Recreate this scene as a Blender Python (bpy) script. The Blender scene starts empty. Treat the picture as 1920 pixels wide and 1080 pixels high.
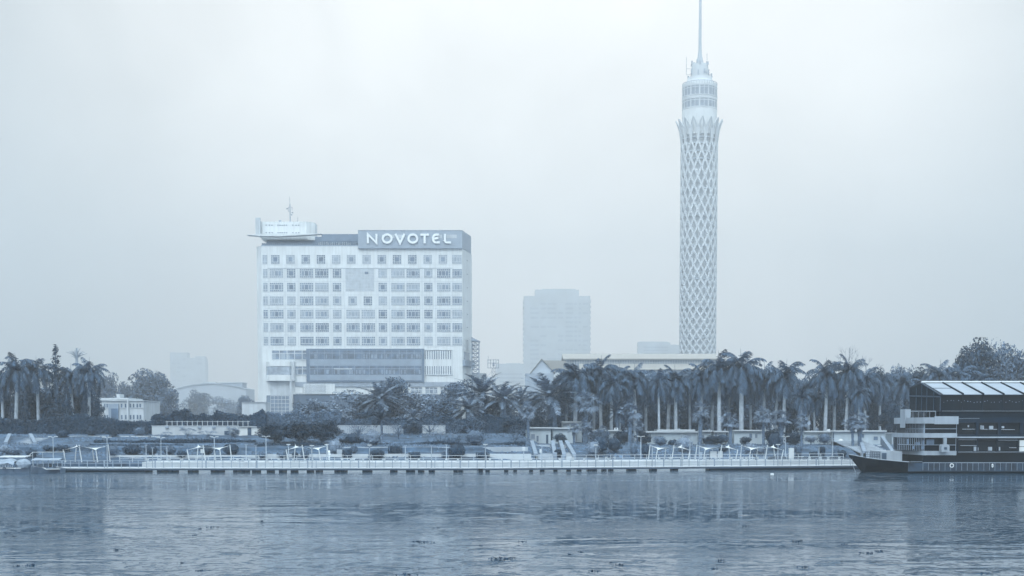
import bpy, math, random
from mathutils import Vector, Matrix
R = math.radians
rnd = random.Random(7)
scene = bpy.context.scene
COL = scene.collection

# ------------------------------------------------------------------ camera
F = 2600.0            # focal length in pixels of a 1920-wide frame
CAMZ = 6.2            # eye height over the river
PITCH = R(3.5)
PC = 800 + F * math.tan(PITCH)      # row of the optical axis
cd = bpy.data.cameras.new('camera')
cam = bpy.data.objects.new('camera', cd); COL.objects.link(cam)
cam.location = (0, 0, CAMZ)
cam.rotation_euler = (R(90) - PITCH, 0, 0)
cd.sensor_width = 36; cd.lens = 36 * F / 1920
cd.shift_y = (PC - 540) / 1920
cd.clip_start = 0.5; cd.clip_end = 20000
scene.camera = cam

# ------------------------------------------------------------------ sky
SUN_EL, SUN_AZ = R(48), R(-158)       # azimuth measured from +Y (the view), clockwise
w = bpy.data.worlds.new('World'); scene.world = w; w.use_nodes = True
nt = w.node_tree; nt.nodes.clear()
def N(nt, t, **k):
    n = nt.nodes.new(t)
    for a, b in k.items(): setattr(n, a, b)
    return n
out = N(nt, 'ShaderNodeOutputWorld'); bg = N(nt, 'ShaderNodeBackground')
bg.inputs['Strength'].default_value = 0.1
sky = N(nt, 'ShaderNodeTexSky', sky_type='NISHITA', sun_disc=False)
sky.sun_elevation = SUN_EL; sky.sun_rotation = SUN_AZ
sky.air_density = 1.5; sky.dust_density = 4.0; sky.ozone_density = 2.0
tc = N(nt, 'ShaderNodeTexCoord')
nrm = N(nt, 'ShaderNodeVectorMath', operation='NORMALIZE'); nt.links.new(tc.outputs['Generated'], nrm.inputs[0])
sep = N(nt, 'ShaderNodeSeparateXYZ'); nt.links.new(nrm.outputs[0], sep.inputs[0])
ramp = N(nt, 'ShaderNodeValToRGB')            # overcast layer: brightness by elevation
nt.links.new(sep.outputs['Z'], ramp.inputs[0])
SKYK = 26.5
def setramp(r, pts):
    e = r.color_ramp.elements
    while len(e) > 1: e.remove(e[-1])
    e[0].position = pts[0][0]; e[0].color = (*pts[0][1], 1)
    for p, c in pts[1:]:
        k = e.new(p); k.color = (*c, 1)
setramp(ramp, [(0.0, (.20, .229, .250)), (.05, (.225, .254, .274)), (.13, (.24, .266, .283)), (.22, (.21, .231, .243)), (.30, (.20, .219, .229)), (.5, (.34, .385, .40)), (1.0, (.80, .87, .87))])
# bright patch of thin cloud in front of the sun's side of the sky
gd = Vector((math.sin(R(1.0)) * math.cos(R(14)), math.cos(R(1.0)) * math.cos(R(14)), math.sin(R(14))))
dot = N(nt, 'ShaderNodeVectorMath', operation='DOT_PRODUCT'); nt.links.new(nrm.outputs[0], dot.inputs[0]); dot.inputs[1].default_value = gd
mr = N(nt, 'ShaderNodeMapRange', interpolation_type='SMOOTHSTEP')
mr.inputs['From Min'].default_value = math.cos(R(24.5)); mr.inputs['From Max'].default_value = math.cos(R(5))
nt.links.new(dot.outputs['Value'], mr.inputs['Value'])
noi = N(nt, 'ShaderNodeTexNoise'); noi.inputs['Scale'].default_value = 4.5; noi.inputs['Detail'].default_value = 4; noi.inputs['Distortion'].default_value = .6
nt.links.new(nrm.outputs[0], noi.inputs['Vector'])
nmr = N(nt, 'ShaderNodeMapRange'); nmr.inputs['From Min'].default_value = .3; nmr.inputs['From Max'].default_value = .7
nmr.inputs['To Min'].default_value = .88; nmr.inputs['To Max'].default_value = 1.16
nt.links.new(noi.outputs['Fac'], nmr.inputs['Value'])
gl = N(nt, 'ShaderNodeMix', data_type='RGBA', blend_type='ADD'); gl.inputs['Factor'].default_value = 1
glc = N(nt, 'ShaderNodeMix', data_type='RGBA', blend_type='MIX'); glc.inputs['A'].default_value = (0, 0, 0, 1); glc.inputs['B'].default_value = (.345, .312, .280, 1)
nt.links.new(mr.outputs[0], glc.inputs['Factor'])
nt.links.new(ramp.outputs[0], gl.inputs['A']); nt.links.new(glc.outputs['Result'], gl.inputs['B'])
sc1 = N(nt, 'ShaderNodeVectorMath', operation='SCALE'); nt.links.new(gl.outputs['Result'], sc1.inputs[0])
rear = N(nt, 'ShaderNodeMapRange', interpolation_type='SMOOTHSTEP')      # boost added to the unseen sky behind the camera, brightens facing walls
rear.inputs['From Min'].default_value = .3; rear.inputs['From Max'].default_value = -.6
rear.inputs['To Min'].default_value = SKYK; rear.inputs['To Max'].default_value = SKYK * 3.0
nt.links.new(sep.outputs['Y'], rear.inputs['Value'])
mul = N(nt, 'ShaderNodeMath', operation='MULTIPLY'); nt.links.new(rear.outputs[0], mul.inputs[1]); nt.links.new(nmr.outputs[0], mul.inputs[0])
nt.links.new(mul.outputs[0], sc1.inputs['Scale'])
mx = N(nt, 'ShaderNodeMix', data_type='RGBA'); mx.inputs['Factor'].default_value = .9
nt.links.new(sky.outputs[0], mx.inputs['A']); nt.links.new(sc1.outputs[0], mx.inputs['B'])
nt.links.new(mx.outputs['Result'], bg.inputs[0]); nt.links.new(bg.outputs[0], out.inputs[0])

sl = bpy.data.lights.new('sun', 'SUN'); sl.energy = 1.3; sl.angle = R(14); sl.color = (1, .985, .96)
so = bpy.data.objects.new('sun', sl); COL.objects.link(so)
sd = Vector((math.sin(SUN_AZ) * math.cos(SUN_EL), math.cos(SUN_AZ) * math.cos(SUN_EL), math.sin(SUN_EL)))
so.rotation_euler = sd.to_track_quat('Z', 'Y').to_euler(); so.location = (0, -50, 300)

scene.view_settings.view_transform = 'Standard'; scene.view_settings.look = 'None'
scene.view_settings.exposure = 0.0; scene.view_settings.gamma = 1.0
scene.render.engine = 'CYCLES'
cy = scene.cycles
cy.use_denoising = True; cy.denoising_prefilter = 'ACCURATE'; cy.denoising_input_passes = 'RGB_ALBEDO_NORMAL'
cy.max_bounces = 6; cy.diffuse_bounces = 3; cy.glossy_bounces = 3; cy.transmission_bounces = 4; cy.volume_bounces = 1
cy.transparent_max_bounces = 8
cy.use_adaptive_sampling = False

# ------------------------------------------------------------------ helpers
def W(px, py, Y):
    """the point at depth Y that the camera sees at pixel px, py"""
    u = (px - 960) / F; v = (PC - py) / F
    y = math.cos(PITCH) + v * math.sin(PITCH); z = -math.sin(PITCH) + v * math.cos(PITCH)
    t = Y / y
    return Vector((u * t, Y, CAMZ + z * t))
def wx(px, Y, py=760): return W(px, py, Y).x
def wz(py, Y): return W(960, py, Y).z

def grey(v):            # the photograph is toned: pale things nearly neutral, dark things steel blue
    k = max(0.0, min(1.0, 1 - (v / .6) ** .5)) ** 1.6
    return tuple(v * (a + (b - a) * k) for a, b in zip((.89, .985, 1.055), (.16, 1.0, 2.35)))
MATS = {}
def mat(name, col, rough=.7, var=.12, scale=.6, metal=0.0, spec=.3, island=0.0, stain=0.0, bump=0.0, stretch=(1, 1, 1)):
    if name in MATS: return MATS[name]
    m = bpy.data.materials.new(name); m.use_nodes = True
    t = m.node_tree; b = t.nodes['Principled BSDF']
    b.inputs['Roughness'].default_value = rough; b.inputs['Metallic'].default_value = metal
    b.inputs['Specular IOR Level'].default_value = spec
    g = N(t, 'ShaderNodeNewGeometry')
    mp = N(t, 'ShaderNodeMapping'); mp.inputs['Scale'].default_value = stretch
    t.links.new(g.outputs['Position'], mp.inputs['Vector'])
    n = N(t, 'ShaderNodeTexNoise'); n.inputs['Scale'].default_value = scale; n.inputs['Detail'].default_value = 5
    t.links.new(mp.outputs[0], n.inputs['Vector'])
    r = N(t, 'ShaderNodeMapRange'); r.inputs['From Min'].default_value = .3; r.inputs['From Max'].default_value = .7
    r.inputs['To Min'].default_value = 1 - var; r.inputs['To Max'].default_value = 1 + var
    t.links.new(n.outputs['Fac'], r.inputs['Value'])
    last = r.outputs[0]
    if island:
        r2 = N(t, 'ShaderNodeMapRange'); r2.inputs['To Min'].default_value = 1 - island; r2.inputs['To Max'].default_value = 1 + island
        t.links.new(g.outputs['Random Per Island'], r2.inputs['Value'])
        mm = N(t, 'ShaderNodeMath', operation='MULTIPLY'); t.links.new(last, mm.inputs[0]); t.links.new(r2.outputs[0], mm.inputs[1]); last = mm.outputs[0]
    if stain:
        mp2 = N(t, 'ShaderNodeMapping'); mp2.inputs['Scale'].default_value = (1.2, 1.2, .08)
        t.links.new(g.outputs['Position'], mp2.inputs['Vector'])
        n2 = N(t, 'ShaderNodeTexNoise'); n2.inputs['Scale'].default_value = 1.0; n2.inputs['Detail'].default_value = 4
        t.links.new(mp2.outputs[0], n2.inputs['Vector'])
        r3 = N(t, 'ShaderNodeMapRange'); r3.inputs['From Min'].default_value = .42; r3.inputs['From Max'].default_value = .7
        r3.inputs['To Min'].default_value = 1; r3.inputs['To Max'].default_value = 1 - stain
        t.links.new(n2.outputs['Fac'], r3.inputs['Value'])
        mm = N(t, 'ShaderNodeMath', operation='MULTIPLY'); t.links.new(last, mm.inputs[0]); t.links.new(r3.outputs[0], mm.inputs[1]); last = mm.outputs[0]
    v = N(t, 'ShaderNodeVectorMath', operation='SCALE'); v.inputs[0].default_value = col
    t.links.new(last, v.inputs['Scale']); t.links.new(v.outputs[0], b.inputs['Base Color'])
    if bump:
        bp = N(t, 'ShaderNodeBump'); bp.inputs['Strength'].default_value = bump; bp.inputs['Distance'].default_value = .05
        t.links.new(n.outputs['Fac'], bp.inputs['Height']); t.links.new(bp.outputs[0], b.inputs['Normal'])
    MATS[name] = m
    return m

class MB:
    def __init__(s): s.v = []; s.f = []; s.m = []; s.mi = 0
    def add(s, vs, fs):
        o = len(s.v); s.v.extend([tuple(p) for p in vs])
        for f in fs: s.f.append(tuple(i + o for i in f)); s.m.append(s.mi)
        return s
    def box(s, x0, x1, y0, y1, z0, z1):
        return s.add([(x0,y0,z0),(x1,y0,z0),(x1,y1,z0),(x0,y1,z0),(x0,y0,z1),(x1,y0,z1),(x1,y1,z1),(x0,y1,z1)],
                     [(0,3,2,1),(4,5,6,7),(0,1,5,4),(1,2,6,5),(2,3,7,6),(3,0,4,7)])
    def prism(s, poly, z0, z1):                # plan polygon, counter-clockwise
        n = len(poly)
        vs = [(x, y, z0) for x, y in poly] + [(x, y, z1) for x, y in poly]
        return s.add(vs, [tuple(range(n - 1, -1, -1)), tuple(range(n, 2 * n))] + [(i, (i + 1) % n, n + (i + 1) % n, n + i) for i in range(n)])
    def slab_xz(s, poly, y0, y1):              # outline in x, z given thickness along y
        n = len(poly)
        vs = [(x, y0, z) for x, z in poly] + [(x, y1, z) for x, z in poly]
        return s.add(vs, [tuple(range(n)), tuple(range(2 * n - 1, n - 1, -1))] + [(i, n + i, n + (i + 1) % n, (i + 1) % n) for i in range(n)])
    def slab_yz(s, poly, x0, x1):
        n = len(poly)
        vs = [(x0, y, z) for y, z in poly] + [(x1, y, z) for y, z in poly]
        return s.add(vs, [tuple(range(n - 1, -1, -1)), tuple(range(n, 2 * n))] + [(i, (i + 1) % n, n + (i + 1) % n, n + i) for i in range(n)])
    def tube(s, pts, rad, n=6, cap=True):
        pts = [Vector(p) for p in pts]
        if not isinstance(rad, (list, tuple)): rad = [rad] * len(pts)
        rings = []
        o = len(s.v)
        for i, p in enumerate(pts):
            d = (pts[min(i + 1, len(pts) - 1)] - pts[max(i - 1, 0)]).normalized()
            a = d.cross(Vector((0, 0, 1)) if abs(d.z) < .95 else Vector((1, 0, 0))).normalized(); b = d.cross(a)
            for k in range(n):
                t = 2 * math.pi * k / n
                s.v.append(tuple(p + (a * math.cos(t) + b * math.sin(t)) * rad[i]))
        for i in range(len(pts) - 1):
            for k in range(n):
                s.f.append((o + i*n + k, o + i*n + (k+1) % n, o + (i+1)*n + (k+1) % n, o + (i+1)*n + k)); s.m.append(s.mi)
        if cap:
            s.f.append(tuple(o + k for k in range(n - 1, -1, -1))); s.m.append(s.mi)
            q = o + (len(pts) - 1) * n
            s.f.append(tuple(q + k for k in range(n))); s.m.append(s.mi)
        return s
    def lathe(s, prof, c=(0, 0), n=32, cap=True):     # prof: list of (radius, z)
        o = len(s.v)
        for r, z in prof:
            for k in range(n):
                t = 2 * math.pi * k / n
                s.v.append((c[0] + r * math.cos(t), c[1] + r * math.sin(t), z))
        for i in range(len(prof) - 1):
            for k in range(n):
                s.f.append((o + i*n + k, o + i*n + (k+1) % n, o + (i+1)*n + (k+1) % n, o + (i+1)*n + k)); s.m.append(s.mi)
        if cap:
            s.f.append(tuple(o + k for k in range(n - 1, -1, -1))); s.m.append(s.mi)
            q = o + (len(prof) - 1) * n
            s.f.append(tuple(q + k for k in range(n))); s.m.append(s.mi)
        return s
    def build(s, name, mats, parent=None, smooth=False):
        me = bpy.data.meshes.new(name)
        off = Vector((0, 0, 0))
        p = parent
        while p is not None:
            off += p.location; p = p.parent
        me.from_pydata([(x - off.x, y - off.y, z - off.z) for x, y, z in s.v], [], s.f)
        if not isinstance(mats, (list, tuple)): mats = [mats]
        for m in mats: me.materials.append(m)
        if len(mats) > 1: me.polygons.foreach_set('material_index', s.m)
        if smooth: me.polygons.foreach_set('use_smooth', [True] * len(s.f))
        me.update()
        o = bpy.data.objects.new(name, me); COL.objects.link(o)
        if parent: o.parent = parent
        return o

def build_each(mb, name, mats, parent, smooth=False):
    """one part per connected piece"""
    p = list(range(len(mb.v)))
    def find(i):
        while p[i] != i: p[i] = p[p[i]]; i = p[i]
        return i
    for f in mb.f:
        a = find(f[0])
        for i in f[1:]: p[find(i)] = a
    groups = {}
    for f, m in zip(mb.f, mb.m): groups.setdefault(find(f[0]), []).append((f, m))
    for fs in groups.values():
        q = MB(); idx = {}
        for f, m in fs:
            for i in f:
                if i not in idx: idx[i] = len(q.v); q.v.append(mb.v[i])
            q.f.append(tuple(idx[i] for i in f)); q.m.append(m)
        q.build(name, mats, parent, smooth)
def tag(o, label=None, cat=None, group=None, kind=None):
    if label: o['label'] = label
    if cat: o['category'] = cat
    if group: o['group'] = group
    if kind: o['kind'] = kind
    return o
def thing(name, label, cat, loc=(0, 0, 0), group=None):
    o = bpy.data.objects.new(name, None); COL.objects.link(o); o.location = loc; o.empty_display_size = .5
    return tag(o, label, cat, group)
def kids(o): return list(o.children)
def copy_tree(o, parent=None):
    c = o.copy(); COL.objects.link(c)
    if parent: c.parent = parent
    for ch in kids(o): copy_tree(ch, c)
    return c
USED = set()
def place(proto, loc, rz=0, s=(1, 1, 1), label=None, cat=None, group=None):
    """first call moves the prototype itself, later calls copy it with its parts"""
    if proto.name not in USED: USED.add(proto.name); o = proto
    else: o = copy_tree(proto)
    o.location = loc; o.rotation_euler = (0, 0, rz); o.scale = s
    if o is not proto and 'group' in o and not group: del o['group']
    return tag(o, label, cat, group)
ORD = ['first','second','third','fourth','fifth','sixth','seventh','eighth','ninth','tenth','eleventh','twelfth','thirteenth','fourteenth','fifteenth','sixteenth','seventeenth','eighteenth','nineteenth','twentieth',
       'twenty-first','twenty-second','twenty-third','twenty-fourth','twenty-fifth','twenty-sixth','twenty-seventh','twenty-eighth','twenty-ninth','thirtieth']

# materials
M_white = mat('white_paint', grey(.585), .6, .06, .25, stain=.15)
M_white2 = mat('off_white_render', grey(.44), .7, .10, .4, stain=.16)
M_metalw = mat('white_metal', grey(.47), .4, .05, 1.0)
M_sign = mat('sign_cladding', grey(.29), .45, .06, .3)
M_letter = mat('letter_face', grey(.68), .4, .03, 1)
M_glass_d = mat('dark_glass', grey(.13), .12, .3, .35, spec=.6)
M_glass_m = mat('curtained_glass', grey(.22), .2, .25, .5, spec=.4)
M_glass_l = mat('pale_curtained_glass', grey(.31), .25, .2, .5, spec=.4)
M_steel = mat('grey_steel', grey(.26), .5, .1, 1)
M_steeld = mat('dark_steel', grey(.06), .5, .15, 1)
M_conc = mat('grey_concrete', grey(.33), .8, .14, .35, stain=.15)
M_concp = mat('pale_concrete', grey(.42), .8, .10, .3, stain=.12)
M_lat = mat('lattice_concrete', grey(.46), .8, .08, .15)
M_core = mat('tower_core', grey(.44), .8, .15, .2)
M_cwall = mat('curtain_wall_frame', grey(.14), .5, .1, .5)
M_span = mat('spandrel_panel', grey(.25), .4, .12, .4)
M_dark = mat('dark_recess', grey(.02), .7, .2, .5)
M_trunkp = mat('pale_palm_trunk', grey(.33), .85, .22, 1.2)
M_trunkd = mat('rough_palm_trunk', grey(.13), .9, .35, 3, bump=.6)
M_bark = mat('bark', grey(.12), .9, .3, 2, bump=.5)
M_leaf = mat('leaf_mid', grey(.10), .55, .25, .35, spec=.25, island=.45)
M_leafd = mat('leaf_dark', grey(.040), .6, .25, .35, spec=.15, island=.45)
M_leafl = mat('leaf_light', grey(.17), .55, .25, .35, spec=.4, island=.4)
M_frond = mat('royal_frond', grey(.085), .6, .2, .5, spec=.12, island=.45)
M_frondl = mat('fan_frond', grey(.15), .5, .2, .5, spec=.45, island=.45)
M_datef = mat('date_frond', grey(.15), .5, .2, .5, spec=.4, island=.45)
M_dead = mat('dry_frond', grey(.13), .8, .3, 1.5, island=.3)
M_hull = mat('dark_hull_paint', grey(.007), .5, .3, .4, spec=.08, stain=.2)
M_shipd = mat('ship_dark_cladding', grey(.010), .6, .25, .6, spec=.06)
M_shipg = mat('ship_glass', grey(.006), .15, .3, .5, spec=.10)
M_fascia = mat('fascia_paint', grey(.31), .5, .08, .5, stain=.2)
M_roofp = mat('pale_roof_sheet', grey(.42), .35, .06, .6)
M_canvas = mat('sail_canvas', grey(.47), .7, .05, 1)
M_tarp = mat('boat_tarpaulin', grey(.24), .7, .2, 1.2)
M_deck = mat('pale_paving', grey(.41), .8, .12, .8)
M_far = mat('far_concrete', grey(.42), .9, .15, .05)
M_fard = mat('far_window_band', grey(.28), .6, .2, .05)

# ------------------------------------------------------------------ setting
def water_mat():
    m = bpy.data.materials.new('river_water'); m.use_nodes = True
    t = m.node_tree; b = t.nodes['Principled BSDF']
    b.inputs['Base Color'].default_value = (.018, .050, .092, 1); b.inputs['Roughness'].default_value = .07; b.inputs['IOR'].default_value = 1.333
    g = N(t, 'ShaderNodeNewGeometry')
    def noise(sx, sy, scale, det, dist=0.0):
        mp = N(t, 'ShaderNodeMapping'); mp.inputs['Scale'].default_value = (sx, sy, 1)
        t.links.new(g.outputs['Position'], mp.inputs['Vector'])
        n = N(t, 'ShaderNodeTexNoise'); n.inputs['Scale'].default_value = scale; n.inputs['Detail'].default_value = det
        n.inputs['Distortion'].default_value = dist
        t.links.new(mp.outputs[0], n.inputs['Vector']); return n.outputs['Fac']
    def rng(x, a, c, lo, hi):
        r = N(t, 'ShaderNodeMapRange', interpolation_type='SMOOTHSTEP'); r.inputs['From Min'].default_value = a; r.inputs['From Max'].default_value = c
        r.inputs['To Min'].default_value = lo; r.inputs['To Max'].default_value = hi; t.links.new(x, r.inputs['Value']); return r.outputs[0]
    def op(o, a, c):
        q = N(t, 'ShaderNodeMath', operation=o)
        for i, x in enumerate((a, c)):
            if isinstance(x, (int, float)): q.inputs[i].default_value = x
            else: t.links.new(x, q.inputs[i])
        return q.outputs[0]
    ruffle = rng(noise(.016, .055, 1, 4, .6), .40, .60, 0.0, 1.0)     # wind-ruffled stretches
    calm = rng(noise(.035, .11, 1, 3, .8), .35, .65, .25, 1.0)
    lines = rng(noise(.05, .30, 1, 5, 1.5), .56, .70, 0.0, 1.0)       # current lines
    wave = rng(noise(.42, .50, 1, 3, .7), .59, .71, 0.0, 1.0)         # separate wavelets
    wav2 = rng(noise(.90, .85, 1, 3, .5), .61, .72, 0.0, 1.0)
    swell = noise(.07, .16, 1, 2, 1.5)
    wav3 = rng(noise(2.0, 1.5, 1, 2, .4), .52, .70, 0.0, 1.0)
    h = op('MULTIPLY', op('MULTIPLY', wave, op('ADD', op('MULTIPLY', calm, .6), op('MULTIPLY', lines, .3))), WAVE[0])
    h = op('ADD', h, op('MULTIPLY', op('MULTIPLY', wav2, op('ADD', op('MULTIPLY', ruffle, .25), .6)), WAVE[1]))
    h = op('ADD', h, op('MULTIPLY', op('MULTIPLY', wav3, op('ADD', op('MULTIPLY', ruffle, 1.0), .08)), WAVE[2]))
    h = op('ADD', h, op('MULTIPLY', swell, WAVE[3]))
    t.links.new(rng(ruffle, 0, 1, .05, .12), b.inputs['Roughness'])
    bp = N(t, 'ShaderNodeBump'); bp.inputs['Strength'].default_value = 1.0; bp.inputs['Distance'].default_value = 1.0
    t.links.new(h, bp.inputs['Height']); t.links.new(bp.outputs[0], b.inputs['Normal'])
    return m
WAVE = (.42, .24, .04, .05)
FX = 3200
mb = MB(); mb.add([(-FX, -250, 0), (FX, -250, 0), (FX, 230, 0), (-FX, 230, 0)], [(0, 1, 2, 3)])
tag(mb.build('river_water', water_mat()), kind='structure')

def front(x):                        # the pontoon's river edge, slightly oblique
    return 190 + max(0.0, min(1.0, (x + 5) / 55)) * 13.5
def quay(x): return front(x) + 9.0
# embankment profile: distance behind the quay line, height
PROF = [(-60, -3), (-.25, -3), (-.2, .9), (12, .95), (13.2, 1.5), (20, 2.35), (20.4, 2.9), (29, 3.5), (31, 3.7), (38, 4.55), (41, 4.9), (60, 5.0), (200, 5.0), (900, 5.0), (3700, 5.0)]
PROF_R = [-3, -3, .9, .95, 1.3, 2.45, 2.5, 2.85, 2.9, 3.0, 3.0, 3.3, 5.0, 5.0, 5.0]      # lower terrace under the cabins
def blend(x): return max(0.0, min(1.0, (x - 1.0) / 4.0))
def ground(x, y):
    d = y - quay(x); k = blend(x)
    P = [(a, z + (zr - z) * k) for (a, z), zr in zip(PROF, PROF_R)]
    for (a, za), (b, zb) in zip(P, P[1:]):
        if d <= b: return za + (zb - za) * max(0, (d - a)) / (b - a)
    return 5.0
xs = [-FX, -900, -400, -200] + [-110 + 2.5 * i for i in range(89)] + [200, 400, 900, FX]
mb = MB()
rr = random.Random(3)
for x in xs:
    for (d, z), zr_ in zip(PROF, PROF_R):
        z += (zr_ - z) * blend(x); j = 0
        if 13 < d < 42 and abs(x) < 120: j = rr.uniform(-.12, .12)
        y = quay(x) + d
        if d == -60: y = -250
        mb.v.append((x, y, z + j))
n = len(PROF)
for i in range(len(xs) - 1):
    for k in range(n - 1):
        mb.f.append((i*n + k, (i+1)*n + k, (i+1)*n + k + 1, i*n + k + 1)); mb.m.append(0)
M_ground = mat('dry_grass_ground', grey(.070), .95, .5, .5, bump=.6)
tag(mb.build('ground', M_ground), kind='structure')
mb = MB()                           # paved quay on top of the bank's edge
seg = [-53 + 2.5 * i for i in range(50)] + [200, FX]
for a, b in zip(seg, seg[1:]):
    ya, yb = quay(a), quay(b)
    mb.add([(a, ya - .3, -2), (b, yb - .3, -2), (b, yb + 11.5, -2), (a, ya + 11.5, -2), (a, ya - .3, 1.12), (b, yb - .3, 1.12), (b, yb + 11.5, 1.12), (a, ya + 11.5, 1.12)],
           [(4, 5, 6, 7), (0, 1, 5, 4)])
tag(mb.build('quay_pavement', M_deck), kind='structure')

# ------------------------------------------------------------------ hotel
YH = 560.0
def HX(px): return wx(px, YH, 560)
def HZ(py): return wz(py, YH)
def hbox(mb, x0, x1, y0, y1, d0, d1):      # pixel rectangle, depth range relative to the face
    return mb.box(HX(x0), HX(x1), YH + d0, YH + d1, HZ(y1), HZ(y0))
hotel = thing('hotel', 'white twelve-storey hotel with grid of square windows and large NOVOTEL roof sign', 'hotel', (HX(680), YH + 8, 5))
gz = 5.0
CR = 16.4
xl, xm0, xm1, xr = HX(479.5), HX(491), HX(867), wx(882.5, YH + CR, 560)
DEP = 33
mb = MB()
ch = 3.5
def planpoly(grow=0):
    g = grow
    return [(xl - g, YH + ch * .9), (xm0 - g * .5, YH - g), (xm1 + g * .5, YH - g), (xr + g, YH + CR), (xr + g, YH + DEP), (xl - g, YH + DEP)]
mb.prism(planpoly(), gz - 1, HZ(461))
mb.build('wall', M_white, hotel)
# recessed strip under the top storey and horizontal band lines
mb = MB(); hbox(mb, 503, 848, 502.2, 503.4, -.12, -.002)
for py in (527.3, 552.8, 577.8, 602.8, 628):
    hbox(mb, 492, 867, py, py + .5, -.03, -.002)
for px in (504, 534.5, 558.5, 620, 645, 705, 730, 792, 816): 
    hbox(mb, px, px + .5, 504, 652, -.03, -.002)
mb.build('joint_line', mat('joint_shadow', grey(.42), .8, .1), hotel)
# roof deck, flying canopy, dark roof terrace
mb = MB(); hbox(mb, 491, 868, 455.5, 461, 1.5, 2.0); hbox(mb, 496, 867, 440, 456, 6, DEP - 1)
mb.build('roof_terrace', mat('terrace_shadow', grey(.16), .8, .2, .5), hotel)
mb = MB(); hbox(mb, 603, 671, 438.5, 459, .4, 1.0)
mb2 = MB(); hbox(mb2, 604, 672.5, 439, 452, -.15, .35)
mb2.build('fascia_panel', mat('terrace_fascia', grey(.17), .6, .12, .5), hotel)
mb3 = MB()
for i in range(17):
    x = 598 + i * 3.6 + rnd.uniform(-.8, .8); hbox(mb3, x, x + rnd.uniform(1.0, 2.0), 452.5 + rnd.uniform(0, 2), 459.5, 1.05, 1.2)
build_each(mb3, 'terrace_furniture', M_metalw, hotel)
mb = MB(); hbox(mb, 491, 672, 459.2, 461.6, -.05, .5)
for i in range(46): hbox(mb, 492 + i * 3.9, 492.5 + i * 3.9, 456, 459.2, 0, .1)
hbox(mb, 491, 672, 455.6, 456, 0, .12)
mb.build('railing', M_steel, hotel)
mb = MB()
mb.slab_xz([(HX(465), HZ(441.3)), (HX(492), HZ(443.4)), (HX(521), HZ(444.2)), (HX(575), HZ(441.6)), (HX(604), HZ(439.2)), (HX(604), HZ(438.6)), (HX(575), HZ(439.3)), (HX(492), HZ(440))], YH - 1.6, YH + 2.2)
mb.build('flying_canopy', M_white, hotel)
ph = MB()
ph.prism([(HX(489), YH + 3), (HX(573.5), YH + 3), (HX(587.5), YH + 6), (HX(587.5), YH + 13), (HX(489), YH + 13)], HZ(447), HZ(413.5))
pent = ph.build('penthouse', M_white, hotel)
mb = MB(); hbox(mb, 479.5, 482, 407.5, 438, 1.2, 12); hbox(mb, 482, 488.8, 407.3, 438, 1.0, 1.5)
mb.build('fin_wall', M_white2, pent)
mb = MB()
for py in (420.2, 434.3):
    for x in (484, 497, 503, 508, 519, 523, 527, 531, 535, 547, 553, 558): hbox(mb, x, x + 2.4, py - .9, py + .9, 2.9, 2.985)
build_each(mb, 'vent_opening', M_cwall, pent)
mb = MB(); mb.slab_xz([(HX(482), HZ(438)), (HX(489), HZ(438)), (HX(489), HZ(444)), (HX(487), HZ(443))], YH + 1.2, YH + 10); mb.build('buttress', M_white2, pent)
# sign box wrapping the right corner
sg = MB()
sg.prism([(HX(672.5), YH - .8), (HX(867), YH - .8), (xr + .12, YH + CR), (xr + .12, YH + CR + 4), (HX(672.5), YH + CR + 4)], HZ(466), HZ(432.3))
sign = sg.build('sign_box', M_sign, hotel)
mb = MB()
for i in range(1, 9): hbox(mb, 672.5 + i * 21.6, 672.8 + i * 21.6, 432.6, 465.6, -.83, -.802)
hbox(mb, 672.5, 867, 432.0, 433, -.9, -.802); hbox(mb, 672.5, 867, 465.2, 466.4, -.9, -.802)
mb.build('panel_seam', M_steel, sign)
mb = MB()
for a, b in ((717, 722.5), (724, 741), (746, 760), (821, 829), (838, 857)): hbox(mb, a, b, 440.5, 446.8, -.83, -.803)
build_each(mb, 'louvre_strip', M_white2, sign)
# letters: strokes of thick bars
LW = HX(1.95) - HX(0)
ly0, ly1 = 438.8, 457.3
def stroke(mb, pts, wd=LW, y0=YH - 1.35, y1=YH - .95):
    P = [Vector((HX(a), HZ(b))) for a, b in pts]
    L = []; Rr = []
    for i, p in enumerate(P):
        d1 = (P[i] - P[i-1]).normalized() if i > 0 else None
        d2 = (P[i+1] - P[i]).normalized() if i < len(P) - 1 else None
        d = ((d1 or d2) + (d2 or d1)).normalized(); nn = Vector((-d.y, d.x))
        k = 1 / max(.45, nn.dot(Vector((-(d1 or d2).y, (d1 or d2).x))))
        L.append(p + nn * wd * k); Rr.append(p - nn * wd * k)
    for i in range(len(P) - 1):
        q = [L[i], Rr[i], Rr[i+1], L[i+1]]
        mb.add([(c.x, y0, c.y) for c in q] + [(c.x, y1, c.y) for c in q], [(0,1,2,3),(7,6,5,4),(0,4,5,1),(1,5,6,2),(2,6,7,3),(3,7,4,0)])
def letter(name, strokes):
    mb = MB()
    for k, s_ in enumerate(strokes): stroke(mb, s_, y0=YH - 1.35 + .004 * k)
    mb.build('letter', M_letter, sign)
def arc(cx, cy, rx, ry, a0, a1, n=18):
    return [(cx + rx * math.cos(R(a0 + (a1 - a0) * i / n)), cy - ry * math.sin(R(a0 + (a1 - a0) * i / n))) for i in range(n + 1)]
T, B = ly0 + 2, ly1 - 2
mid = (T + B) / 2
letter('N', [[(691, B + 1.6), (691, T - 1.0), (707, B + .8), (707, T - 1.6)]])
letter('O', [arc(727, mid, 8.2, 7.6, 0, 360, 28)])
letter('V', [[(742.5, T - 1.6), (751, B + 1.2), (759.5, T - 1.6)]])
letter('O', [arc(775, mid, 8.2, 7.6, 0, 360, 28)])
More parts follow.
